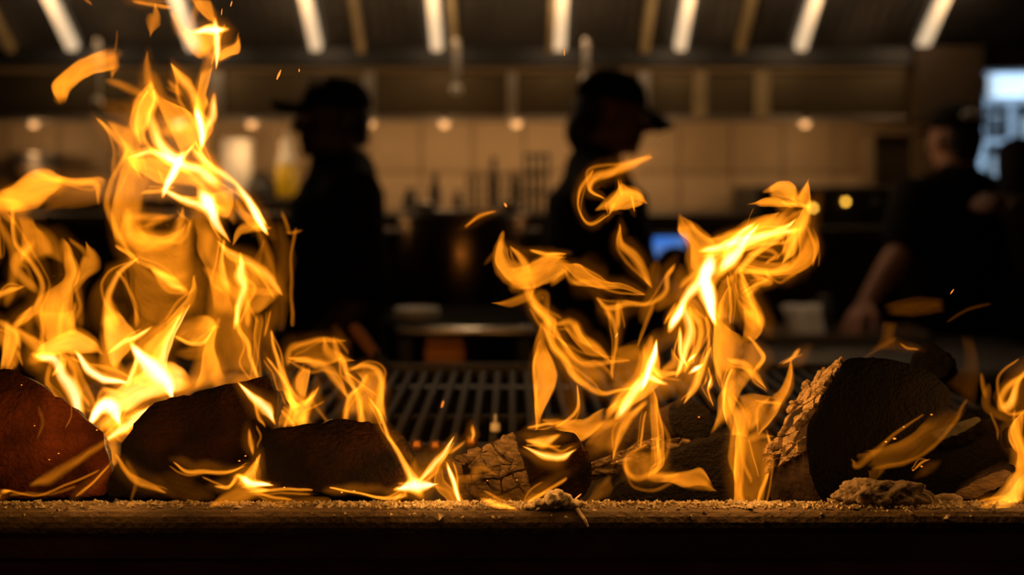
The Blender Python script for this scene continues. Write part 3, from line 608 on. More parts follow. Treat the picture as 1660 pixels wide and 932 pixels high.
log('blackened brown log with flat cut end in the middle left', [(413,752),(420,722),(432,702),(455,694),(500,686),(545,681),(590,683),(625,690),(652,705),(662,720),(660,745),(655,785),(625,797),(560,797),(480,796),(430,791),(416,780)], 1.165, (.004,.12,-.048), BROWN, CHARB, tilt=(.0, 0), embers=[(461,790,.0008),(554,798,.0009),(574,796,.0009)])
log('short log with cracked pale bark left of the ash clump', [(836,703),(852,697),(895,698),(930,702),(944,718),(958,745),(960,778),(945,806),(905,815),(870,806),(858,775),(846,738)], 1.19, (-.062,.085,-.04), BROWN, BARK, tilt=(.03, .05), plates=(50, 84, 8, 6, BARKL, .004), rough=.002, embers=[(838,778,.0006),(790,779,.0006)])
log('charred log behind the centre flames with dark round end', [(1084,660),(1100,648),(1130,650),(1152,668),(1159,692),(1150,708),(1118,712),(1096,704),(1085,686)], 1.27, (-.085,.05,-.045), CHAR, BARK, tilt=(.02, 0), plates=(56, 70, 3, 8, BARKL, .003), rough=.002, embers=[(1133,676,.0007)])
log('low black log lying under the right hand flames', [(985,806),(1000,785),(1050,752),(1110,722),(1170,705),(1225,712),(1275,740),(1310,770),(1335,818),(1160,822),(985,820)], 1.25, (.01,.12,-.012), CHAR, CHARB, embers=[(1000,748,.0006)])
log('large charred log with lit cracked bark on its left side', [(1372,582),(1400,580),(1455,584),(1500,598),(1532,622),(1542,650),(1522,690),(1480,726),(1430,770),(1395,806),(1365,818),(1332,812),(1316,775),(1308,735),(1310,692),(1332,645),(1354,608)], 1.20, (-.021,.055,-.030), CHAR, BARK, tilt=(.02, .0), plates=(65, 83.5, 10, 5, BARKL, .0048), rough=.0025, embers=[(1510,672,.0009),(1436,716,.001),(1450,711,.0013),(1386,783,.0008),(1362,774,.0006),(1465,692,.0008)])  # pale plates stop short; dark bark below puts the underside's shade into colour
log('small black log end showing above the large right log', [(1476,604),(1482,574),(1500,556),(1522,560),(1546,584),(1530,612),(1498,620)], 1.36, (.03,.08,-.02), CHAR, CHARB)
log('dark split log lying at the lower right', [(1400,806),(1420,770),(1470,728),(1530,696),(1580,680),(1622,676),(1700,700),(1700,808),(1540,812)], 1.27, (.03,.12,-.01), CHAR, CHARB, embers=[(1494,756,.0009),(1480,762,.0007)])
log('thin grey plank slanting behind the lower right flames', [(1506,702),(1540,688),(1582,676),(1590,682),(1560,700),(1520,716)], 1.245, (.03,.05,-.03), mat('grey_plank', (.045, .038, .022), .9, 0, .3, 30), CHARB, N=40)
log('low frayed log with bright splinters at lower right corner', [(1545,806),(1560,790),(1600,772),(1632,760),(1640,770),(1620,790),(1580,808)], 1.19, (.03,.07,-.005), mat('frayed_wood', (.09, .055, .024), .9, 0, .6, 60, bump=1, bscale=180, stretch=(1, 3, 3)), BARK, rough=.005, N=60)
# charcoal lump and ash on the ledge
def lump(label, cat, px0, px1, pyt, pyb, Y, m, amp, seed, nm):
    a = at(px0, pyb, Y); b = at(px1, pyt, Y); c = (a + b) / 2; r = Vector(((b.x - a.x) / 2, (b.x - a.x) * .22, (b.z - a.z) / 2))
    t = thing(nm, label, cat, Vector((c.x, Y, a.z))); q = MB().ball(c, r, 72, 48); so = Vector((seed, 0, 0))
    for i, p in enumerate(q.v):
        d = p - c; k = 1 + amp * noise.noise(p * 35 + so) + amp * .6 * noise.noise(p * 90 + so) + amp * .3 * noise.noise(p * 220 + so)
        rr = abs(noise.noise(p * 60 + so * 2)); k -= amp * .5 * max(0, .12 - rr) / .12 * .5
        q.v[i] = c + d * k
    q.build('crust', m, t, smooth=True); return t
L1 = lump('ash-grey charcoal lump resting on the ledge at lower right', 'charcoal', 1343, 1502, 778, 832, 1.145, mat('ashy_charcoal', (.19, .135, .075), .95, 0, .5, 60, bump=1, bscale=150), .42, 3.1, 'charcoal_lump')
lump('small ashy stone right of the big charcoal lump', 'charcoal', 1508, 1562, 801, 826, 1.17, mat('ashy_charcoal', (1, 1, 1)), .25, 8.7, 'charcoal_lump')
def chips(n, xy, size, mb, spread=1.0):
    for _ in range(n):
        x, y, z = xy(); s = size * random.uniform(.4, 1.6); c = Vector((x, y, z + s * .25))
        rot = Euler((random.uniform(-.5, .5), random.uniform(-.5, .5), random.uniform(0, 6.3))).to_matrix()
        v = [Vector((random.uniform(.6, 1.5) * s, 0, -.3 * s)), Vector((-.7 * s, random.uniform(.4, 1) * s, -.3 * s)), Vector((-.6 * s, -random.uniform(.4, 1) * s, -.2 * s)), Vector((random.uniform(-.3, .3) * s, 0, random.uniform(.3, .8) * s))]
        mb.add([c + rot @ q for q in v], [(0, 1, 2), (0, 3, 1), (1, 3, 2), (2, 3, 0)])
    return mb
cl = thing('ash_clump', 'crumbled clump of pale ash standing on the middle of the ledge', 'ash', at(905, 830, 1.13))
def lumpy(c, r, n):
    q = MB().ball(c, r, 32, 22)
    for i, p in enumerate(q.v):
        d = p - c; q.v[i] = c + d * (1 + .55 * noise.noise(p * 110) + .4 * noise.noise(p * 300))
    return q
for p, y, rx, rz in ((898, 808, 16, 13), (878, 818, 16, 10), (915, 814, 14, 11), (930, 820, 14, 8), (893, 801, 8, 8), (860, 823, 12, 6)):
    s_ = 1.125 / F; lumpy(at(p, y, 1.125), (rx * s_, rx * s_ * .8, rz * s_), 1).build('ash_chunk', ASHM, cl, smooth=True)
MB().tube([at(930, 816, 1.125), at(940, 832, 1.116), at(948, 842, 1.108), at(953, 853, 1.104)], [.0016, .0014, .0012, .0008], 6).build('straw', ASHM, cl)
random.seed(3)
clusters = [(-.42, .12), (-.10, .05), (-.06, .03), (.03, .03), (.14, .04), (.20, .03), (.29, .05), (.33, .04), (.0, .3), (-.25, .2)]
def xy_ash():
    cx_, sd = random.choice(clusters); x = max(-.55, min(.55, random.gauss(cx_, sd))); y = min(1.143, max(1.112, random.gauss(1.137, .009))); return x, y, LZ + (.0003 if y > 1.122 else -.0015 - (1.122 - y) * .25)
am = chips(3200, xy_ash, .0016, MB()); chips(420, xy_ash, .0030, am)
def xy_ridge(): x = random.uniform(-.55, .55); return x, 1.143 + random.uniform(-.004, .002), LZ
chips(1200, xy_ridge, .0022, am)
am.build('ash', ASHM, None, label='pale ash crumbs scattered along the ledge', cat='ash', kind='stuff', org=Vector((0, 1.13, LZ)))
# sparks in the air and lying glowing bits
SPARK = glow('spark_glow', (1.0, .33, .04), 1.1)
def spark(px0, py0, px1, py1, r, Y, label):
    a = at(px0, py0, Y); b = at(px1, py1, Y); o = MB().tube([a, a.lerp(b, .5), b], [r * .5, r, r * .4], 6)
    o.build('spark', SPARK, None, label=label, cat='spark', group='sparks in the air', smooth=True, org=a.copy())
spark(449, 128, 455, 114, .0010, 1.2, 'long orange spark in front of the left cap brim')
spark(485, 116, 485, 112, .0006, 1.2, 'tiny orange spark above the left cook cap')
spark(374, 10, 376, 2, .0006, 1.2, 'orange spark at the top edge right of tall flame')
spark(359, 24, 360, 14, .0004, 1.2, 'faint orange spark under the top edge right of tall flame')
spark(915, 90, 915, 78, .0004, 1.2, 'faint orange spark above the middle cook cap')
spark(716, 660, 719, 650, .0007, 1.4, 'orange spark over the grill grate')
spark(998, 546, 1001, 540, .0006, 1.16, 'pale spark inside the centre flame')
spark(1541, 476, 1546, 469, .0005, 1.2, 'faint spark before the right cook apron')
spark(933, 808, 942, 801, .0006, 1.12, 'red spark splinter right of the ash clump')
spark(818, 330, 821, 335, .0009, 1.3, 'orange spark by the right steel bowl')
# ------------------------------------------------------------------ flames: hollow glowing tongues, each its own mesh
FM = bpy.data.materials.new('flame_gas'); FM.use_nodes = True
nt = FM.node_tree; n = nt.nodes; l = nt.links; n.clear()
out = n.new('ShaderNodeOutputMaterial'); ad = n.new('ShaderNodeAddShader'); tr = n.new('ShaderNodeBsdfTransparent'); em = n.new('ShaderNodeEmission')
at1 = n.new('ShaderNodeAttribute'); at1.attribute_name = 'flame_rgb'; at2 = n.new('ShaderNodeAttribute'); at2.attribute_name = 'flame_flow'
nz = n.new('ShaderNodeTexNoise'); nz.inputs['Scale'].default_value = 1.0; nz.inputs['Detail'].default_value = 4; nz.inputs['Distortion'].default_value = .6
mr = n.new('ShaderNodeMapRange'); mr.inputs[1].default_value = .28; mr.inputs[2].default_value = .72; mr.inputs[3].default_value = .62; mr.inputs[4].default_value = 1.38
l.new(at2.outputs['Vector'], nz.inputs['Vector']); l.new(nz.outputs['Fac'], mr.inputs[0]); l.new(mr.outputs[0], em.inputs['Strength']); l.new(at1.outputs['Color'], em.inputs['Color'])
l.new(tr.outputs[0], ad.inputs[0]); l.new(em.outputs[0], ad.inputs[1]); l.new(ad.outputs[0], out.inputs['Surface'])
FM.cycles.emission_sampling = 'NONE'
RAMP = [(0, (0, 0, 0)), (.1, (.06, .0155, .0004)), (.2, (.14, .037, .001)), (.5, (.47, .124, .004)), (1, (1.02, .305, .014)), (1.5, (1.5, .56, .055)), (2, (1.9, .90, .20)), (3, (2.6, 1.5, .75)), (4, (3.0, 2.0, 1.4))]
def heat(i):
    for (a, ca), (b, cb) in zip(RAMP, RAMP[1:]):
        if i <= b: t = (i - a) / (b - a); return [p + (q - p) * t for p, q in zip(ca, cb)]
    return list(RAMP[-1][1])
def prof_s(u): return max(0, 1 - u * u) ** 2
def prof_h(u): return max(0, 1 - u * u) ** 3
def prof_c(u): return max(0, 1 - u * u) ** 1.2
def prof_l(u): return (max(0, min(1, (1 + u) / .22))) * (.30 + .70 * ((1 - u) / 2) ** 2.5) * max(0, min(1, (1 - u) / .5))
def prof_r(u): return prof_l(-u)
def prof_e(u): return max(0, min(1, (1 - abs(u)) / .2)) * (.38 + .62 * abs(u) ** 4 * 1.2)
PROF = dict(h=prof_h, s=prof_s, c=prof_c, l=prof_l, r=prof_r, e=prof_e)
WID = dict(h=1.7, s=1.5, c=1.32, l=1.2, r=1.2, e=1.15)
US = [-1, -.96, -.88, -.76, -.6, -.4, -.2, 0, .2, .4, .6, .76, .88, .96, 1]
OFF = dict(A=(0,0), B=(0,250), C=(0,500), D=(400,0), E=(400,250), F=(400,500), G=(800,0), H=(800,250), I=(800,500), J=(1180,0), K=(1180,250), L=(1180,500), M=(0,662), N=(400,662), O=(800,662), Q=(1180,662))
ZS = 480 / 1657
def catmull(P, per):
    o = []; m = len(P)
    for i in range(m - 1):
        p0, p1, p2, p3 = P[max(i - 1, 0)], P[i], P[i + 1], P[min(i + 2, m - 1)]
        k = per if i < m - 2 else per + 1
        for j in range(k):
            t = j / per
            o.append([.5 * (2 * b + (c - a) * t + (2 * a - 5 * b + 4 * c - d) * t * t + (3 * b - a - 3 * c + d) * t ** 3) for a, b, c, d in zip(p0, p1, p2, p3)])
    return o
NST = 0
def tongue(root, crop, prof, inten, text, Y, halo=0, echo=0):
    global NST; NST += 1
    ox, oy = OFF[crop]; P = []
    for q in text.split():
        v = [float(z) for z in q.split(',')]; P.append([ox + v[0] * ZS, oy + v[1] * ZS, v[2] * ZS * WID[prof], (v[3] if len(v) > 3 else 1) * inten])
    if halo:
        for q in P: q[2] = q[2] * 2.0 + 7; q[3] = min(q[3], 1.4) * halo
    rnd = random.Random(NST); Y0 = Y + rnd.uniform(-.022, .022); ph = rnd.uniform(0, 6)
    # run the ends out so that they fade and taper
    d0 = Vector((P[0][0] - P[1][0], P[0][1] - P[1][1])).normalized(); d1 = Vector((P[-1][0] - P[-2][0], P[-1][1] - P[-2][1])).normalized()
    if echo:
        for i_, q in enumerate(P):
            a, b = P[max(i_ - 1, 0)], P[min(i_ + 1, len(P) - 1)]; t = Vector((b[0] - a[0], b[1] - a[1])); t = t.normalized() if t.length > 1e-6 else Vector((0, 1))
            f = echo * q[2] * (.55 + .5 * math.sin(i_ * 1.7 + ph)) + rnd.uniform(-2, 2); q.append((-t.y * f, t.x * f))
        for q in P: q[0] += q[4][0]; q[1] += q[4][1]; q[2] = q[2] * .34 + 1.2; q[3] = min(q[3], 1.6) * .42; q.pop()
    hot = 1 if max(q[3] for q in P) > 1.3 else 0
    e0, e1 = P[0][2] * (1.2 + .15 * hot) + 4 + 3 * hot, P[-1][2] * (1.2 + .15 * hot) + 4 + 3 * hot
    P = [[P[0][0] + d0.x * e0, P[0][1] + d0.y * e0, P[0][2] * .45, 0]] + P + [[P[-1][0] + d1.x * e1, P[-1][1] + d1.y * e1, P[-1][2] * .45, 0]]
    S = catmull(P, 7); pf = PROF[prof]; nu = len(US); verts = []; hc = []; fl = []; dist = 0
    for i, (x, y, w_, it) in enumerate(S):
        a = S[max(i - 1, 0)]; b = S[min(i + 1, len(S) - 1)]; t = Vector((b[0] - a[0], b[1] - a[1])); t = t.normalized() if t.length > 1e-6 else Vector((0, 1))
        nn = Vector((t.y, -t.x)); w_ = max(.4, w_); it = max(0, it)
        if i: dist += math.hypot(x - S[i - 1][0], y - S[i - 1][1])
        Yc = Y0 + .012 * math.sin(dist / 38 + ph); th = w_ * Y0 / F * .55
        for side in (-1, 1):
            for u in (US if side < 0 else US[-2:0:-1]):
                dep = side * th * math.sqrt(max(0, 1 - u * u)) + .25 * w_ * Y0 / F * math.sin(2.2 * u + dist / 30 + ph)
                xx, yy = x + nn.x * u * w_, y + nn.y * u * w_; k = min(5.0, 1.0 + w_ * .22)
                nv = noise.noise_vector(Vector((xx / 26, yy / 40, ph))) + .3 * noise.noise_vector(Vector((xx / 10, yy / 17, ph + 9)))
                p = at(xx + nv.x * k, yy + nv.y * k, Y0); p.y = Yc + dep; verts.append(p)
                hc.append(heat(it * pf(u))); fl.append((u * 1.2 * max(1, w_ / 16) + ph, dist / 55, ph * 3))
    m = 2 * nu - 2; fs = []
    for i in range(len(S) - 1):
        for j in range(m): a = i * m + j; b = i * m + (j + 1) % m; fs.append((a, b, b + m, a + m))
    fs.append(tuple(range(m - 1, -1, -1))); k = (len(S) - 1) * m; fs.append(tuple(range(k, k + m)))
    finish(root, verts, fs, hc, fl, 'tongue')
def finish(root, verts, fs, hc, fl, nm):
    og = ORG[root]; me = bpy.data.meshes.new(nm); me.from_pydata([tuple(p - og) for p in verts], [], fs); me.update()
    A1 = me.attributes.new('flame_rgb', 'FLOAT_COLOR', 'POINT'); A1.data.foreach_set('color', [c for h in hc for c in (h[0] * .5, h[1] * .5, h[2] * .5, 1)])
    A2 = me.attributes.new('flame_flow', 'FLOAT_VECTOR', 'POINT'); A2.data.foreach_set('vector', [c for f in fl for c in f])
    me.shade_smooth(); me.materials.append(FM)
    o = bpy.data.objects.new(nm, me); col.objects.link(o); o.parent = root
    return o
def ribbon(root, crop, vals, left, right, Y):
    global NST; NST += 1
    ox, oy = OFF[crop]; rnd = random.Random(NST * 7 + 1); Y0 = Y + rnd.uniform(-.02, .02); ph = rnd.uniform(0, 6)
    def curve(t):
        P = [[ox + float(q.split(',')[0]) * ZS, oy + float(q.split(',')[1]) * ZS] for q in t.split()]; C = catmull(P, 12)
        d = [0]
        for i in range(1, len(C)): d.append(d[-1] + math.hypot(C[i][0] - C[i - 1][0], C[i][1] - C[i - 1][1]))
        o = []; j = 0
        for k in range(33):
            x = d[-1] * k / 32
            while j < len(d) - 2 and d[j + 1] < x: j += 1
            f = (x - d[j]) / max(1e-6, d[j + 1] - d[j]); o.append((C[j][0] + (C[j + 1][0] - C[j][0]) * f, C[j][1] + (C[j + 1][1] - C[j][1]) * f))
        return o
    A, B = curve(left), curve(right); V = [float(v) for v in vals.split(',')]; nu = len(US); verts = []; hc = []; fl = []; dist = 0
    def val(u):
        f = (u + 1) / 2 * (len(V) - 1); i = min(len(V) - 2, int(f)); t = f - i; t = t * t * (3 - 2 * t); return V[i] + (V[i + 1] - V[i]) * t
    for i in range(33):
        t = i / 32; a, b = Vector(A[i]), Vector(B[i]); c = (a + b) / 2; h = (b - a) / 2; w_ = max(.5, h.length)
        if i: dist += math.hypot(c.x - pc_.x, c.y - pc_.y)
        pc_ = c; end = min(1, min(t, 1 - t) / .14) ** 1.3; Yc = Y0 + .014 * math.sin(dist / 40 + ph); th = w_ * Y0 / F * .5
        for side in (-1, 1):
            for u in (US if side < 0 else US[-2:0:-1]):
                q = c + h * (u * 1.12); k = min(5.0, 1.0 + w_ * .12)
                nv = noise.noise_vector(Vector((q.x / 26, q.y / 40, ph))) + .3 * noise.noise_vector(Vector((q.x / 10, q.y / 17, ph + 9)))
                p = at(q.x + nv.x * k, q.y + nv.y * k, Y0); p.y = Yc + side * th * math.sqrt(max(0, 1 - u * u)) + .3 * w_ * Y0 / F * math.sin(2.0 * u + dist / 32 + ph); verts.append(p)
                ed = max(0, min(1, (1 - abs(u)) / .2)); ed = ed * ed * (3 - 2 * ed)
                hc.append(heat(val(u) * ed * end)); fl.append((u * 1.3 * max(1, w_ / 16) + ph, dist / 60, ph * 3))
    m = 2 * nu - 2; fs = []
    for i in range(32):
        for j in range(m): a = i * m + j; b = i * m + (j + 1) % m; fs.append((a, b, b + m, a + m))
    fs.append(tuple(range(m - 1, -1, -1))); k = 32 * m; fs.append(tuple(range(k, k + m)))
    finish(root, verts, fs, hc, fl, 'flame_sheet')
def flame(label, base, Y, spec, lights=()):
    r = thing('flame', label, 'flame', at(base[0], base[1], Y), 'flames of the fire')
    for line in spec.strip().splitlines():
        line = line.strip()
        if not line or line.startswith('#'): continue
        q = line.split(None, 3); yy = Y
        c = q[0]
        if ':' in c: c, d = c.split(':'); yy = float(d)
        if q[1] == 'R':
            le, ri = q[3].split('|'); ribbon(r, c, q[2], le, ri, yy + .012); continue
        k_ = float(q[2]); tongue(r, c, q[1], k_ * (.62 if q[1] == 'c' else (1.3 if k_ >= 1.4 else 1.0)), q[3], yy)
        if q[1] in 'slre' and k_ >= .5: tongue(r, c, 's', k_, q[3], yy - .006, echo=(1.5 if NST % 2 else -1.5))
        if q[1] in 'slre' and float(q[2]) >= .45: tongue(r, c, 'h', float(q[2]), q[3], yy + .01, halo=.15)
    for px, py, ly, e in lights: lamp('fire_light', r, at(px, py, ly), e, (1.0, .44, .10), .03)
    return r
FIRE = 1.0
flame('orange flame with a sideways curled top at the left edge', (60, 700), 1.30, '''
B R .7,.95,1,.9,.6 0,205 60,195 130,120 215,80 290,110 360,132|10,330 60,325 110,320 180,300 250,240 320,180
B R .9,.6,.25,.18,.15,.12 290,110 360,132 450,135 540,133 575,165|200,320 300,312 400,302 480,296 550,285
B R .7,.5,.4,.5,.55,.25 75,330 100,430 95,560 110,640|160,345 180,410 260,480 310,580
B R .3,.5,.6,.7,.9 330,520 350,620 355,700 240,800 235,930|360,525 430,640 415,730 405,850 400,930
C R 0.80,0.63,0.69,0.75,0.80,0.69 230,0 245,100 255,200|400,0 400,90 395,160
C R 0.92,1.15,1.26,1.15,0.80 215,250 260,190 340,150 430,118 520,180 550,240|215,290 280,280 350,250 420,245 480,250 540,260
C R 1.15,0.80,0.69,0.92 0,60 0,200 0,350|60,130 82,200 50,345
B c .95 0,270,45 60,250,62 140,215,76 220,180,78 300,175,45,.8
B s .75 200,110,22 300,140,22 420,152,20 535,156,18 563,185,14 552,260,8,.5
B c .22 280,225,55 400,235,55 540,230,45
B s .9 0,260,45 50,275,45 110,300,35
B s .75 70,330,14 95,420,14 120,500,14 170,570,14 215,650,14 225,750,15 180,850,18 110,930,24
B c .55 110,330,40 150,420,52 240,500,55 310,580,22
B s .7 180,520,28 120,590,30 112,660,26 170,740,22
B c .6 30,420,18 55,560,24 50,700,26 40,800,30
B s .9 0,790,18 60,765,18 110,750,8
B s .5 10,350,20 10,450,14 5,560,10
B r .85 340,520,28 385,600,40 412,660,36 395,740,30 395,850,30 380,930,35
B c .6 300,800,50 310,860,70 310,930,75
B c 1.05 500,505,6 535,570,32 520,612,44 470,690,22 430,760,10,.5
B s .22 470,760,14 462,850,18 455,930,18
C c .85 0,150,40 40,200,42 45,290,40 20,345,20
C s .9 0,90,18 55,140,20 78,200,18
C s .8 185,0,10 110,65,18 72,115,18 125,170,26 205,245,34
C c .62 320,0,80 320,100,80 300,200,70
C s .55 240,0,12 262,120,12 250,240,14
C s .6 345,0,18 350,130,18
C s .5 395,0,12 388,120,14
C c 1.15 225,262,38 290,215,56 400,175,50 480,200,44 545,245,14
C s 2.0 215,280,22 290,310,30 350,380,34 410,450,38 458,540,26
C s 1.3 355,268,14 372,300,18 338,345,12
C s .6 290,330,14 288,400,14 330,480,16 380,540,10
C r .7 380,300,36 430,400,40 500,500,34 550,560,18
C s 2.1 440,270,14 520,340,24 600,380,24 705,402,10
C c .28 400,260,55 500,330,60 570,400,45
C s .5 80,260,12 90,280,10 105,310,6
C c .3 170,60,30 200,160,35 230,300,30
''', [(60, 540, 1.27, .5)])
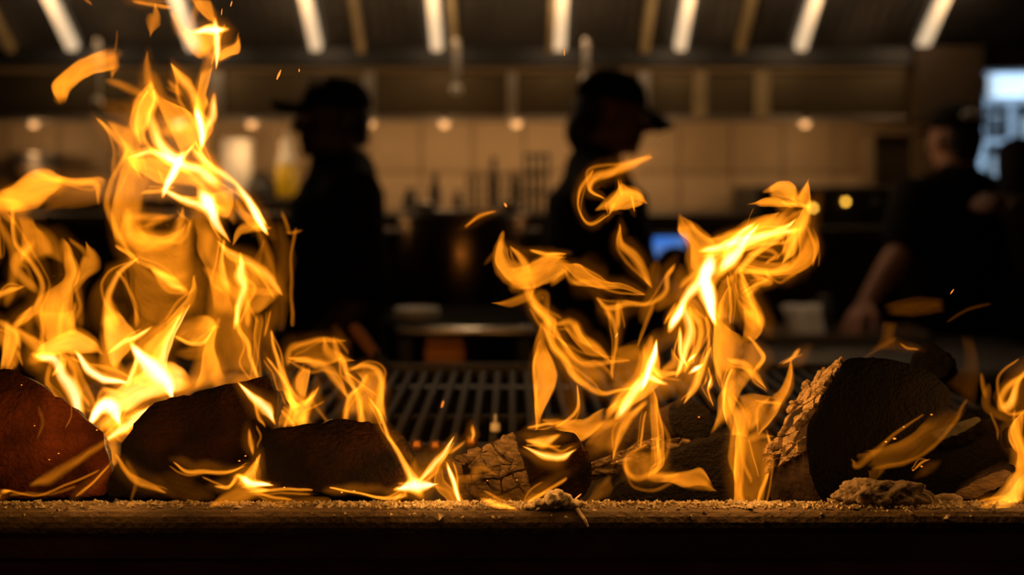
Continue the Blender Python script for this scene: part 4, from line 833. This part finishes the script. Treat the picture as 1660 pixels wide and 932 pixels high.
flame('tallest flame, a twisting yellow column between the two left logs', (230, 740), 1.28, '''
C R 1.43,1.17,1.04,0.91,1.17 590,0 570,120 570,220 590,310 650,370|650,0 690,90 740,160 700,250 660,300
C R 0.78,0.91,1.04,1.56,2.47 770,300 790,220 850,160 920,110 1045,0|880,360 900,300 930,210 970,130 1052,0
C R 1.17,1.56,1.69,1.82,1.56 575,420 680,440 740,380 850,330 930,300 1000,340 1045,400|590,500 680,560 760,550 850,500 930,490 1000,470 1050,450
C R 0.91,0.65,0.65,1.04 1090,460 1140,350 1150,250 1160,190 1090,190 1010,160|1280,400 1240,290 1210,200 1215,100 1150,40 1080,45
C R 0.39,0.33,0.39,0.39,0.33 1200,0 1180,100 1200,250 1230,400|1420,0 1420,150 1400,300 1420,390
B R 0.96,0.60,0.54,0.54,0.42,0.30 690,0 640,150 620,280 650,400 700,530|850,100 800,200 790,300 800,400 900,520
B R 0.96,0.60,0.48,0.54,0.60,0.72 740,400 800,450 900,460 1000,440 1060,380 1100,330|700,530 780,600 880,670 960,720 1060,740 1090,720
B R 0.54,0.34,0.26,0.26,0.34 700,530 780,600 870,660 960,715 1075,750|760,740 800,850 880,930 960,930 1060,800
B R 0.54,0.48,0.54,0.54,0.42 1100,340 1110,450 1100,560 1150,700 1190,930|1230,400 1230,480 1220,600 1240,720 1330,930
B R 0.54,0.42,0.42,0.54,0.60 1250,500 1230,620 1200,720 1190,930|1380,600 1480,690 1540,780 1400,930
B R 1.20,0.96,0.90,1.02,1.32 700,0 760,60 830,100 930,180|900,0 1000,60 1100,110 1180,200
B R 0.48,0.60,1.08,2.28 1310,180 1380,300 1420,380 1350,440|1320,175 1400,260 1450,330 1495,415
B R 1.08,0.84,0.84 1180,200 1220,280 1230,350|1310,190 1320,280 1290,360
A R 1.08,0.61,0.54,0.68 570,660 630,750 690,830 690,930|760,700 770,780 790,850 850,930
A R 1.49,0.94,0.94,1.49 835,480 780,580 770,680 800,790|845,480 875,560 860,650 850,740
A R 1.22,0.88,0.81,0.81,0.88,1.08 850,480 870,560 900,650 960,780 1010,880|960,600 1010,600 1060,640 1090,720 1100,830
A R 0.81,0.81,0.68,0.94 1110,380 1100,480 1090,600 1100,700|1190,340 1170,440 1160,540 1195,600
A R 0.68,0.94,1.08,1.62 1000,160 1050,260 1110,320 1160,340|1100,160 1160,145 1225,150 1225,280
A R 0.81,0.94,0.94 1180,330 1230,270 1300,235 1338,190|1200,345 1260,310 1320,290 1340,225
A R 0.94,0.88,0.81,0.88,0.94 340,590 312,480 420,380 530,310 615,260|375,585 430,500 530,420 600,400 660,370
A R 0.68,0.68,0.54 1090,0 1130,70 1190,130|1190,0 1205,60 1215,140
A R 0.47,0.54,0.68 960,60 1000,150 1040,240|1010,80 1060,160 1110,250
C c 1.25 640,620,50 690,520,95 760,450,115 850,420,105 950,420,95 1010,440,50
C s 2.6 780,225,22 830,300,44 870,360,52 915,440,40 935,490,14
C l 1.7 895,340,34 915,240,34 965,140,28 1045,5,8
C c .75 850,260,40 880,180,55 950,90,40 1030,10,12
C c .75 800,230,40 830,170,45 890,120,25
C c .95 600,0,34 622,80,52 622,180,48 625,280,48 660,360,50
C s 1.4 650,220,12 700,182,14 760,160,14 805,128,8
C s 1.4 720,405,12 760,330,14 792,260,12
C s 2.8 545,605,20 598,530,34 645,560,32 662,625,12
C s 1.2 570,650,34 620,632,36 700,680,20
C s 1.7 600,730,16 700,660,28 780,600,26 842,555,10
C c .9 640,700,40 740,635,50 800,570,25
M c 1.1 640,205,36 650,275,24 638,330,12 612,395,5
C c .7 1050,450,36 1115,350,46 1148,250,42 1160,150,36
C c .65 1235,405,36 1205,290,38 1182,195,30 1212,80,14
C c .9 1000,150,34 1080,100,48 1160,85,44 1212,95,14
C s 1.2 1010,160,10 1090,190,12 1160,180,12 1205,105,8
C c .6 1060,240,36 1135,232,36
C c .6 1000,430,40 1100,415,44 1250,395,40 1400,385,22
C s 1.1 1340,0,12 1345,110,13 1385,200,13 1390,290,12 1420,380,10
C e .7 1435,70,20 1430,150,18 1430,280,15 1422,400,14 1440,480,10
C s .5 1505,40,8 1490,130,9
C s 1.1 1515,150,8 1530,260,12 1570,370,17 1620,470,24 1655,540,26
C:1.14 s 1.9 1370,430,8 1430,500,20 1490,570,28 1512,620,12
C:1.14 s .8 1410,690,10 1418,740,13 1425,780,8
C c .25 1500,60,40 1450,200,60 1400,330,60 1380,390,40
C c .8 1600,490,38 1610,580,42 1590,650,36
C c .45 820,60,60 780,140,70 720,230,60
B s .62 690,0,16 642,150,17 621,280,17 650,400,17 690,520,15 742,600,10
B c .5 745,40,58 722,200,80 722,350,76 770,490,80
B s .95 830,215,12 890,204,14 940,190,12
B s 2.7 1022,35,24 972,130,22 930,202,14
B s 1.7 900,0,22 990,50,27 1100,90,32 1170,145,34
B s 1.4 1110,0,18 1170,70,22 1250,130,18 1310,172,14 1370,235,18,1.5 1430,315,23,1.7 1492,412,12,1.6
B c 1.1 1490,410,12 1420,408,28 1360,430,22 1328,490,8
B c 1.3 1400,345,18 1440,395,26
B s 1.7 950,210,12 1020,250,20 1100,290,26 1170,300,32
B s 2.8 1165,250,36 1188,315,32 1218,390,22,.75 1262,465,8,.45
B c 1.1 1125,120,40 1165,190,44 1180,270,40
B s .8 720,350,24 742,430,36 800,472,42 900,482,42 985,455,36 1012,375,26 1010,325,10
B s .4 860,395,24 905,362,26 955,350,18
B s .55 760,350,24 880,352,22
B c .45 1065,370,40 1050,450,44 1040,560,44
B c .5 1130,350,32 1152,450,38 1150,545,34
B c .5 830,490,76 940,560,88 1000,650,80 1025,735,34
B s 1.2 880,660,20 960,702,30 1035,747,18
B s .85 690,520,11 780,590,12 870,650,13 960,708,14
B c .28 750,650,52 785,750,80 850,850,98 900,930,90
B r 1.0 955,930,18 1030,850,24 1075,760,17 1082,695,6
B s 1.1 742,595,6 662,650,16 612,740,18 600,830,24 632,930,40
B s .55 650,680,12 700,750,12 758,850,13 772,930,13
B s 1.25 1250,500,9 1300,560,22 1400,612,27 1480,682,28 1555,765,14
B s 1.5 1332,600,14 1342,680,32 1370,750,24 1350,850,18 1335,930,14
B s 1.15 1247,500,9 1230,600,13 1240,700,24 1262,742,24
B c .7 1170,660,20 1230,730,34 1300,782,34 1400,772,26 1535,772,18
B c .5 1190,760,32 1190,850,38 1195,930,38
B s .75 1375,820,16 1390,930,18
B c .3 1450,640,50 1400,720,70 1300,720,60
B s .3 1575,345,12 1600,420,14 1600,440,12 1655,432,12
B c .22 1555,440,40 1592,560,54 1590,700,46 1560,930,38
B s .32 1640,440,10 1622,560,11 1640,720,11 1645,930,11
B s .28 1440,440,20 1500,600,26 1535,690,12
B c .8 1240,250,30 1270,310,44 1290,340,30
B s .6 1330,280,20 1392,365,18
B c 1.0 1170,90,34 1215,160,36 1245,220,22
B c .45 900,40,60 850,120,70 820,200,40
B s .7 760,50,10 790,95,10 800,120,6
B s .6 900,100,8 915,150,10 925,190,8
B c .35 1480,500,8 1400,700,40 1320,830,60
B c .35 1080,600,60 1130,720,70 1120,860,80
A c .8 342,530,30 372,470,42 450,405,44 540,355,46 610,320,42
A c .75 640,320,24 638,370,24 622,415,10
A s .25 640,180,5 630,230,6 620,275,8
A c .85 885,42,6 882,90,22 860,128,36 845,185,8
A s .7 760,8,12 850,20,14 925,32,10
A s .4 480,0,8 512,22,8
A c .6 1105,0,34 1160,60,40 1200,120,20
A c .5 975,70,28 1018,160,40 1062,225,34
A c .5 1100,40,20 1080,150,24
A s 2.4 1108,172,14 1165,160,24 1212,158,18
A s 2.0 1212,150,14 1207,255,20 1195,352,6
A c .9 1055,200,42 1118,240,52 1175,285,38
A c .75 1200,305,38 1270,282,34 1320,250,18 1338,200,5
A c .22 1280,160,34 1292,240,36
A c .65 1172,330,34 1150,420,28 1130,520,30 1115,610,36
A s 1.4 1182,565,18 1170,650,24 1142,720,26 1130,800,16
A s 2.6 1110,640,18 1120,720,22 1116,792,16
A s 1.25 985,378,8 1020,440,24 1070,520,28 1095,620,28 1112,720,28
A s .45 830,310,8 840,400,22 852,470,24
A s 1.0 800,785,20 776,680,24 790,580,22 836,488,14
A s 1.25 840,488,16 868,560,21 852,650,26 882,740,30,1.3 930,830,30,1.8 1000,912,34,2
A c .75 822,550,32 818,660,36
A s .4 655,470,22 740,500,26 785,525,18
A c .25 600,600,50 700,645,62 765,700,50
A s .85 568,675,8 620,740,18 690,830,25 730,930,38
A c .5 880,440,28 920,555,36 1005,590,30
A c .48 890,640,70 1000,700,80 1070,770,60
A s .6 940,735,30 1055,700,32
A s .5 950,468,16 1002,515,18
A s 1.4 735,872,12 820,850,18 900,862,22 985,905,20
A s 1.4 1085,828,11 1042,880,13 1000,925,13
A s 1.3 1100,808,10 1142,870,13 1195,925,12
A c .9 780,905,40 850,905,46
A c .5 750,720,28 705,840,38
A c .6 1080,760,30 1130,850,40 1180,930,40
''', [(215, 690, 1.22, 1.0), (270, 560, 1.28, 1.6), (290, 330, 1.28, 1.0)])
flame('small flame with a hooked tip on top of the middle left log', (550, 690), 1.25, '''
F R 0.80,0.52,0.46,0.46,0.57,0.92 600,340 650,420 560,500 540,625|700,325 755,400 755,480 765,640
F R 0.57,0.25,0.17,0.25,0.75 250,220 330,185 430,165 510,185|245,290 350,290 450,310 540,290
F R 0.69,0.80,0.92,1.03 170,510 190,600 170,670|240,500 330,580 320,650
F R 0.57,0.69,0.80 320,330 275,390 280,460|350,330 350,400 330,500
F s .5 525,182,10 430,170,16 320,190,19 252,222,22 240,285,16
F s .8 248,292,11 350,302,24 440,322,26 510,390,24 562,470,11
F c .16 300,240,34 420,250,36
F c .9 425,190,10 442,240,28 520,282,30 592,286,6
F s .6 505,180,14 522,250,18
F s 1.05 530,290,18 562,360,18 612,440,14 640,520,15 646,625,18
F s .8 590,340,12 680,332,18 738,370,18 750,450,22 740,560,18 752,622,9
F c .48 660,380,45 680,480,66 690,600,60
F s .75 672,378,10 642,430,12 582,480,15 552,560,18 548,615,18
F s .65 562,380,8 640,440,9 705,482,7
F c .65 325,330,14 308,400,34 300,450,32 322,512,24
F s 1.0 382,470,8 342,530,20 322,600,26 310,650,22
F s 1.1 230,480,14 282,530,16 340,518,14 382,478,6
F c .85 190,610,34 250,580,44 305,625,36
F s .75 180,520,7 230,590,9 272,652,9
F s .6 215,652,10 245,555,12
F s .3 368,500,11 420,570,12 462,622,9
F s .45 350,552,8 425,518,7
F s 1.0 120,290,6 155,350,8 200,420,10 240,500,14
F c .2 400,400,20 400,560,40
N:1.135 s 1.2 700,-30,9 740,15,9 800,140,11 870,260,13,1.1 920,380,22,1.5 945,440,34,1.8
N:1.135 s 2.4 865,462,16 945,452,38 1042,430,6
N:1.135 s 1.2 870,478,12 780,485,9 650,468,7 480,456,5
N:1.135 s .85 335,472,7 200,460,8 50,455,8
N:1.135 c 1.1 15,435,30 38,380,28 45,300,6
N:1.135 s 1.3 0,430,16 60,440,18 118,436,8
N:1.135 s .65 60,460,7 150,500,8 225,522,7
N:1.135 c .3 120,492,14 300,500,18 430,512,18
N:1.135 s .6 815,530,7 852,490,8
M:1.135 s 2.3 1365,395,16 1400,430,18 1482,442,8
M:1.135 s 1.2 1432,295,9 1400,365,26 1362,400,20
M:1.135 c .8 1215,515,14 1300,478,34 1392,480,34
M:1.135 s 1.1 1228,432,9 1290,428,11 1345,368,9
''', [(560, 795, 1.135, .03), (690, 780, 1.13, .05), (410, 780, 1.13, .04), (540, 640, 1.24, .35)])
flame('short forked flame on the ledge right of the middle left log', (725, 805), 1.17, '''
N s 1.5 1142,195,6 1092,280,18 1040,330,18 975,392,11
N c .38 1060,330,32 960,382,34 912,300,24
N s .55 1205,188,9 1150,222,11
N e .8 1085,340,16 1082,400,30 1130,462,30 1185,535,22
N s 1.9 1130,340,10 1155,400,15 1180,480,12 1203,538,8
N c .42 1180,402,20 1260,402,25 1300,350,28 1385,378,6
N s 1.2 1340,500,12 1400,520,20 1495,540,6
N s .8 1655,460,9 1590,490,10 1553,538,8
N c .14 920,420,50 1000,300,60
N:1.3 s 1.1 1262,125,8 1265,150,10 1262,170,5
''', [(725, 765, 1.14, .16)])
flame('ragged central flame with a claw-shaped left arm', (960, 720), 1.24, '''
H R .8,.7,.6,.5 45,450 10,540 20,630 120,750|80,500 90,580 150,640 220,660
H R .8,.6,.55,.6,.8 60,640 160,630 230,600 310,560 390,560|120,750 200,750 290,730 380,690 425,650
H R .8,.4,.3,.4,.8 415,620 490,625 560,680 640,720 725,720|420,700 470,735 560,745 640,750 725,745
H R .7,.8,.95,.9,.8 600,300 660,240 705,165 760,190 850,240|665,330 700,310 760,300 785,300 845,275
I R .8,.35,.28,.3,.55 265,60 320,200 400,290 450,400 560,470|300,90 400,190 480,290 600,310 700,420
I R .45,.4,.6 380,90 440,170 520,260|460,70 510,170 640,280
I R .9,.65,.6,.8 262,190 220,300 225,430 240,660|285,180 345,330 350,420 250,660
I R .8,.9,1.1,1.0,.8 830,190 820,300 760,440 640,580 650,620|910,200 930,350 940,400 800,540 700,600
I R .32,.28,.3 690,230 800,220 830,200|660,470 760,450 850,380
I R .8,.5,.5,.8 300,640 400,610 500,610 640,560|320,660 450,690 490,740 640,640
I:1.17 R .25,.2,.22,.55 640,630 560,720 510,780|800,560 730,660 660,820
I:1.17 R .35,.35,.4,.7 870,480 880,600 890,760 890,900|915,470 920,600 935,760 925,900
O:1.17 R .6,.25,.25,.3,.6 790,220 745,280 740,350 790,410|930,200 935,280 920,350 900,390
O:1.17 R .6,.5,.45,.5 910,365 1000,350 1100,340 1170,345 1245,460|900,400 980,400 1060,440 1150,440 1235,467
H c .85 48,455,14 22,550,30 52,640,40 125,712,42 200,700,34
H s .85 108,528,9 150,570,18 182,622,24
H c .8 150,722,40 240,660,52 320,600,42 392,570,8
H s 1.0 225,545,8 310,562,11 390,558,5
H c .65 380,600,22 408,650,30 350,712,20
H e .95 415,630,16 480,660,38 560,700,38 640,738,22 720,735,15 822,772,6
H s .8 190,750,24 212,800,24 262,872,24 325,935,24
H c .75 5,826,3 90,832,20 175,800,24
H c .38 230,800,30 290,790,26 300,900,12
H s .85 865,22,14 760,60,28 650,100,25 562,132,24 540,200,14 605,242,4
H s .65 545,108,11 492,190,13 475,280,7 500,350,7 550,387,10 625,348,6
H c 1.05 600,302,14 670,272,36 740,222,42 800,222,30 848,262,10
H s .9 704,160,6 718,205,12
H s .8 785,305,4 772,250,8
H s .8 650,330,5 665,300,16
H s .7 705,410,6 708,500,20 780,560,25 830,650,24 872,722,11
H s .7 592,815,10 640,862,17 740,850,17 850,842,13 920,820,17 970,760,17 970,680,16 995,635,14
H c .35 1035,670,34 1020,770,42 950,840,30
H c .3 900,640,32 890,760,34 850,900,34
I c .8 265,95,14 262,200,30 272,300,44 300,420,44 270,530,30 245,655,9
I s .5 260,200,8 225,310,8 235,450,9 243,600,9 240,675,6
I s .85 240,0,18 310,80,23 392,192,10
I s .8 300,100,20 330,200,20 400,282,21 440,360,18 520,432,18 620,480,15 765,458,8
I c .32 400,250,50 500,342,56 600,420,45
I c .14 330,260,50 400,420,70 450,560,60
I s .62 380,90,15 450,90,24 500,170,25 582,222,24 642,285,7
I s .58 400,200,15 480,290,20 600,300,15 745,295,6
I s .7 640,20,20 680,100,15 690,200,10 672,340,10 670,385,6
I s .6 705,0,16 700,85,14
I s .4 875,0,16 832,120,12 815,195,7
I c .28 740,260,45 900,180,52 980,150,40
I c 1.05 872,180,20 862,260,40 830,370,34 800,430,34 720,510,34 648,595,18
I s 2.7 897,205,10 886,270,20 866,340,24 838,425,14
I s 1.7 832,400,26 772,480,28 708,565,20
I s 1.6 862,375,20 932,402,12
I s 1.0 890,330,15 940,370,20 1022,368,11
I c .95 998,236,6 1012,300,24 955,352,14
I c .45 900,440,56 1000,402,60 1080,390,54 1140,310,40
I c .8 300,640,12 400,670,28 500,690,38 645,635,24
I s 1.0 215,672,8 310,648,9
I s .75 470,445,4 472,540,10 430,600,10 365,642,5
I:1.13 s 1.2 205,730,11 280,745,28 345,728,15
I:1.13 s 1.4 195,790,7 300,822,20 380,816,20 432,788,6
I:1.17 s .8 832,540,17 762,630,20 710,720,18 680,832,6
I:1.17 c .24 780,570,40 650,690,56 560,800,42
I:1.17 s .6 852,600,8 830,765,8
I:1.17 r .75 890,480,16 900,600,28 918,750,26 930,850,20 900,905,12
O:1.17 s .5 835,205,9 765,260,10 742,330,13 790,400,18 900,386,20,1.2 1000,372,18
O:1.17 c .32 820,290,50 860,330,60
O:1.17 s .7 925,200,9 937,330,10 888,372,9
O:1.17 c .62 890,382,16 1000,372,28 1100,400,38 1180,432,28 1245,467,4
O:1.14 s 1.2 0,520,15 60,530,13 125,542,4
O:1.14 s .6 385,390,10 270,460,10 210,500,9 165,542,7
O:1.17 c .3 632,390,20 612,440,38 525,525,10
O:1.17 c .1 300,480,60 120,470,60
''', [(1050, 590, 1.2, .4), (870, 770, 1.13, .06), (900, 600, 1.2, .3), (980, 430, 1.24, .35)])
flame('tall bright flame with a bird-shaped tip left of the big bark log', (1200, 760), 1.22, '''
H R .8,.7,.7,.8 1035,365 1030,440 1090,500 1095,620 1150,680|1090,360 1150,440 1220,490 1200,560 1200,650
H R .7,.8,1.0,1.1,.9 1190,480 1330,445 1460,390 1580,330 1657,310|1190,560 1300,580 1400,540 1500,500 1657,450
K R .5,.6,.5,.4 480,420 490,540 400,650 250,680 60,640|440,420 400,540 330,600 200,600 100,560
K R .8,.8,.8,.5 440,290 400,380 350,450 300,580|475,300 460,400 410,470 330,600
K R .7,.8,.7 205,200 270,155 330,155 370,190|215,240 290,250 350,260 375,250
K R .7,.7,.7 370,250 400,220 460,145|400,300 460,290 465,160
K R .7,.7 130,275 220,240 340,265|140,285 250,295 400,302
H R .8,.5,.25 1250,930 1255,820 1310,720|1310,930 1310,830 1330,720
H R .35,.5,.7 1380,690 1400,790 1420,930|1390,680 1450,800 1500,930
I R .9,.65,.6,.5,.4 1245,0 1240,200 1260,350 1290,450|1300,100 1390,160 1400,250 1370,330
I R .4,.5,.7 1380,150 1400,60 1390,0|1440,180 1500,100 1440,0
I R .35,.3,.35,.7 1400,170 1380,250 1400,330|1440,170 1520,270 1480,360
I R .8,.7,.6,.5 1290,420 1260,500 1240,640 1210,720|1340,340 1440,340 1380,470 1330,650
I R .6,.8,.5,.35 1330,520 1340,620 1345,750 1340,930|1400,520 1450,600 1430,750 1400,930
I R .45,.45,.6 1350,500 1450,500 1580,515|1440,690 1470,680 1500,640
L R .5,.45,.6 355,270 290,420 220,490|360,290 330,440 230,600
O R .9,.35,.22,.2,.22,.28,.8 1350,100 1340,300 1360,430 1350,555|1550,170 1565,300 1510,470 1480,555
H c .85 1042,368,18 1062,430,32 1110,520,34 1122,600,42 1152,662,42
H c .8 1072,366,10 1150,430,24 1225,490,18
H s 2.8 1212,635,44 1192,700,42 1202,800,38 1225,905,18
H s 1.8 1190,532,20 1280,520,25 1370,490,28 1450,470,26 1600,442,24,.8 1657,430,20,.8
H s 2.0 1300,612,34 1360,530,32 1402,470,24 1455,415,8
H c .7 1230,470,12 1350,440,22 1460,390,28 1585,338,8
H c .7 1390,460,36 1550,392,36
H c 1.0 1180,560,38 1235,620,48 1325,620,40
H s 1.1 1380,642,18 1480,530,20 1565,478,16
H s .85 1390,650,12 1500,660,20 1580,670,20 1657,640,20
H s 1.9 1015,930,18 1080,810,28 1152,700,30
H s .75 1075,725,20 1125,678,22
H c .9 1060,870,30 1120,835,32 1155,910,28
H c .75 1250,930,24 1252,830,24 1300,722,24 1342,690,16
H s .7 1322,700,8 1340,800,9 1330,930,8
H s .75 1382,680,12 1430,800,24 1492,930,24
H c .26 1350,720,40 1380,850,44 1400,930,40
H c .75 1400,860,24 1440,935,30
H s .65 1420,772,14 1480,712,22 1540,712,16 1528,660,7
I s 2.3 1052,15,22 1010,92,18
I s 1.4 1080,20,24 1100,130,27 1062,240,24 1030,335,14
I s 1.5 1040,138,10 1035,240,11 1062,292,9
I s 1.0 1120,30,18 1170,110,20 1150,220,18 1080,332,11
I s 1.2 1218,248,7 1162,350,20 1112,440,18 1068,502,7
I s 2.8 1135,350,12 1152,338,12
I s 2.2 1110,290,7 1122,280,7
I s 1.8 1200,420,6 1208,400,6
I s .85 1200,340,5 1206,410,9 1190,450,7 1216,522,4
I s .6 1195,70,8 1218,180,9 1205,260,6
I l .8 1250,0,26 1258,180,26 1266,330,24 1285,435,10
I c .75 1312,170,52 1300,280,54 1342,335,30
I c .62 1285,20,28 1282,150,36
I c .65 1420,0,24 1460,70,36 1452,120,32 1420,180,20
I s .7 1430,170,9 1500,240,15 1522,292,13 1478,352,9
I c .35 1440,240,38 1450,330,42
I s .9 1340,300,11 1420,330,25 1470,380,20 1514,434,4
I c .8 1335,360,20 1302,450,36 1302,550,34 1325,650,24
I s 1.3 1332,355,6 1306,450,10 1300,560,8 1306,625,3
I l .95 1330,520,16 1372,620,25 1392,720,29 1370,850,29 1368,935,25
I c .62 1460,540,34 1500,580,50 1505,640,30
I s .6 1480,515,8 1575,520,9
I c .6 1440,720,24 1490,702,20 1535,702,7
I c .3 1420,560,40 1430,700,50 1440,800,50
L c .58 352,298,6 332,420,24 268,520,24
L s .9 395,248,12 360,280,11 308,304,3
L r .95 255,535,20 220,600,20 178,690,8
O l 1.0 1362,140,16 1350,280,17 1366,400,19 1382,500,27 1388,552,34
O c .24 1445,220,56 1445,400,64 1430,545,42
O s .85 1530,160,8 1560,250,11 1550,380,11 1502,490,10 1488,535,6
O s .45 1440,200,5 1466,350,5
K c .85 125,277,3 220,266,20 345,282,15
K c .95 208,205,14 280,182,28 348,212,32 372,255,18
K c .9 375,275,26 430,222,28 462,145,3
K s 1.0 340,272,14 425,285,14
K s .95 462,290,18 420,370,34 380,440,34 340,530,24 305,585,10
K s .5 470,430,11 492,520,13 470,600,9
K l .8 440,430,24 430,560,32 360,640,29 250,672,20 85,640,10
K s 1.5 0,500,22 100,490,24 220,450,20 340,402,15 375,378,6
K s .65 150,560,14 222,538,15 285,570,13 235,602,10
K c .75 275,335,7 200,380,28 100,420,28 0,442,20
K s 1.7 20,520,18 70,460,20 132,408,11
K c .45 300,320,34 350,350,38 372,410,28
K s .7 60,660,15 100,780,20 150,870,20 188,935,20
K c .3 30,700,32 50,900,34
K s .65 150,680,13 216,702,12 160,732,9 108,772,6
K s .3 95,390,3 110,345,3 130,310,3
''', [(1170, 540, 1.18, .5), (1215, 640, 1.16, .22), (1230, 780, 1.14, .05), (1190, 400, 1.22, .5)])
flame('faint smoky flame drifting across the large right log', (1440, 780), 1.165, '''
L R .42,.22,.14,.12,.16,.12 690,850 850,790 1000,690 1110,590|790,905 950,890 1120,770 1350,530
L s .2 1345,535,8 1250,640,11 1100,780,12 1000,850,12 850,905,12
L s .28 1080,610,7 950,720,10 850,800,16 722,870,18 692,842,8
Q R .12,.2,.14 640,400 720,370 800,368|760,440 830,420 900,330
L:1.3 R .05,.12,.05 800,250 850,180 850,60|960,250 930,180 930,60
L:1.3 s .45 960,195,6 990,215,8 1045,225,6
L:1.3 s .1 770,265,6 850,200,14 900,170,12
K:1.3 R .03,.1,.03 850,840 1000,800 1200,800|880,900 1020,900 1220,880
K:1.3 s .06 1250,925,8 1330,860,10 1425,838,8
L:1.3 R .03,.07,.03 1200,420 1290,300 1310,150|1340,560 1400,330 1380,150
Q s .6 1060,345,4 1100,318,7 1138,305,3
''')
flame('yellow flame looping at the right edge over the lower right logs', (1630, 780), 1.22, '''
Q:1.155 R 1.0,1.2,1.4,1.5,1.7 1300,570 1420,530 1540,450 1660,350|1320,580 1450,580 1560,580 1660,520
Q R .8,.6,.5,.45 1657,50 1605,140 1620,250 1590,350|1665,60 1657,150 1665,250 1665,380
L s .95 1657,325,12 1570,410,17 1530,500,20 1560,560,25,1.3 1620,520,22,1.6 1652,420,15
L c .32 1480,470,20 1475,560,24 1540,605,20
L c .25 1560,480,34 1610,440,34
L s .22 1500,610,7 1520,680,8 1515,720,5
L l 1.15 1657,610,14 1618,700,24 1640,785,20
Q c .8 1657,60,12 1618,145,20 1640,225,32 1600,335,22
Q c .45 1645,250,32 1620,400,32
Q:1.15 c 1.9 1310,574,12 1450,540,40 1560,482,52 1665,410,54
Q:1.15 s 2.8 1550,578,7 1620,550,14 1662,522,14
Q:1.15 s 1.3 1430,568,15 1560,540,20
L s .3 1445,400,12 1460,480,14
''', [(1640, 740, 1.16, .12), (1640, 640, 1.2, .15)])
flame('thin bluish orange flame licking the faces of the two left logs', (200, 790), 1.14, '''
M s .32 580,185,14 440,290,24 300,380,30 225,405,16
M s .55 622,318,6 540,400,7 440,482,6
M s .42 0,475,7 200,477,7 330,440,7 525,358,6
M s .9 0,485,12 20,480,8
M s .2 60,495,8 250,490,10 420,430,8
M s .62 675,265,9 740,350,16 820,410,18 905,465,9
M c .13 930,430,60 1050,470,75 1150,480,40
M s .85 988,308,6 1060,345,12 1160,335,11 1290,345,10 1355,328,4
M s .4 1150,390,6 1245,412,7
M s .16 210,20,10 240,80,12 230,140,8
M s .3 372,0,4 378,50,5 360,100,4
M s .2 700,330,14 745,420,16 730,500,10
''', [(210, 780, 1.125, .05), (40, 700, 1.115, .08)])
flame('small wisp of orange flame drifting before the stockpot', (768, 365), 1.3, '''
E s .5 1375,322,8 1300,345,14 1235,395,8
E s .14 1350,590,14 1375,560,14
''')
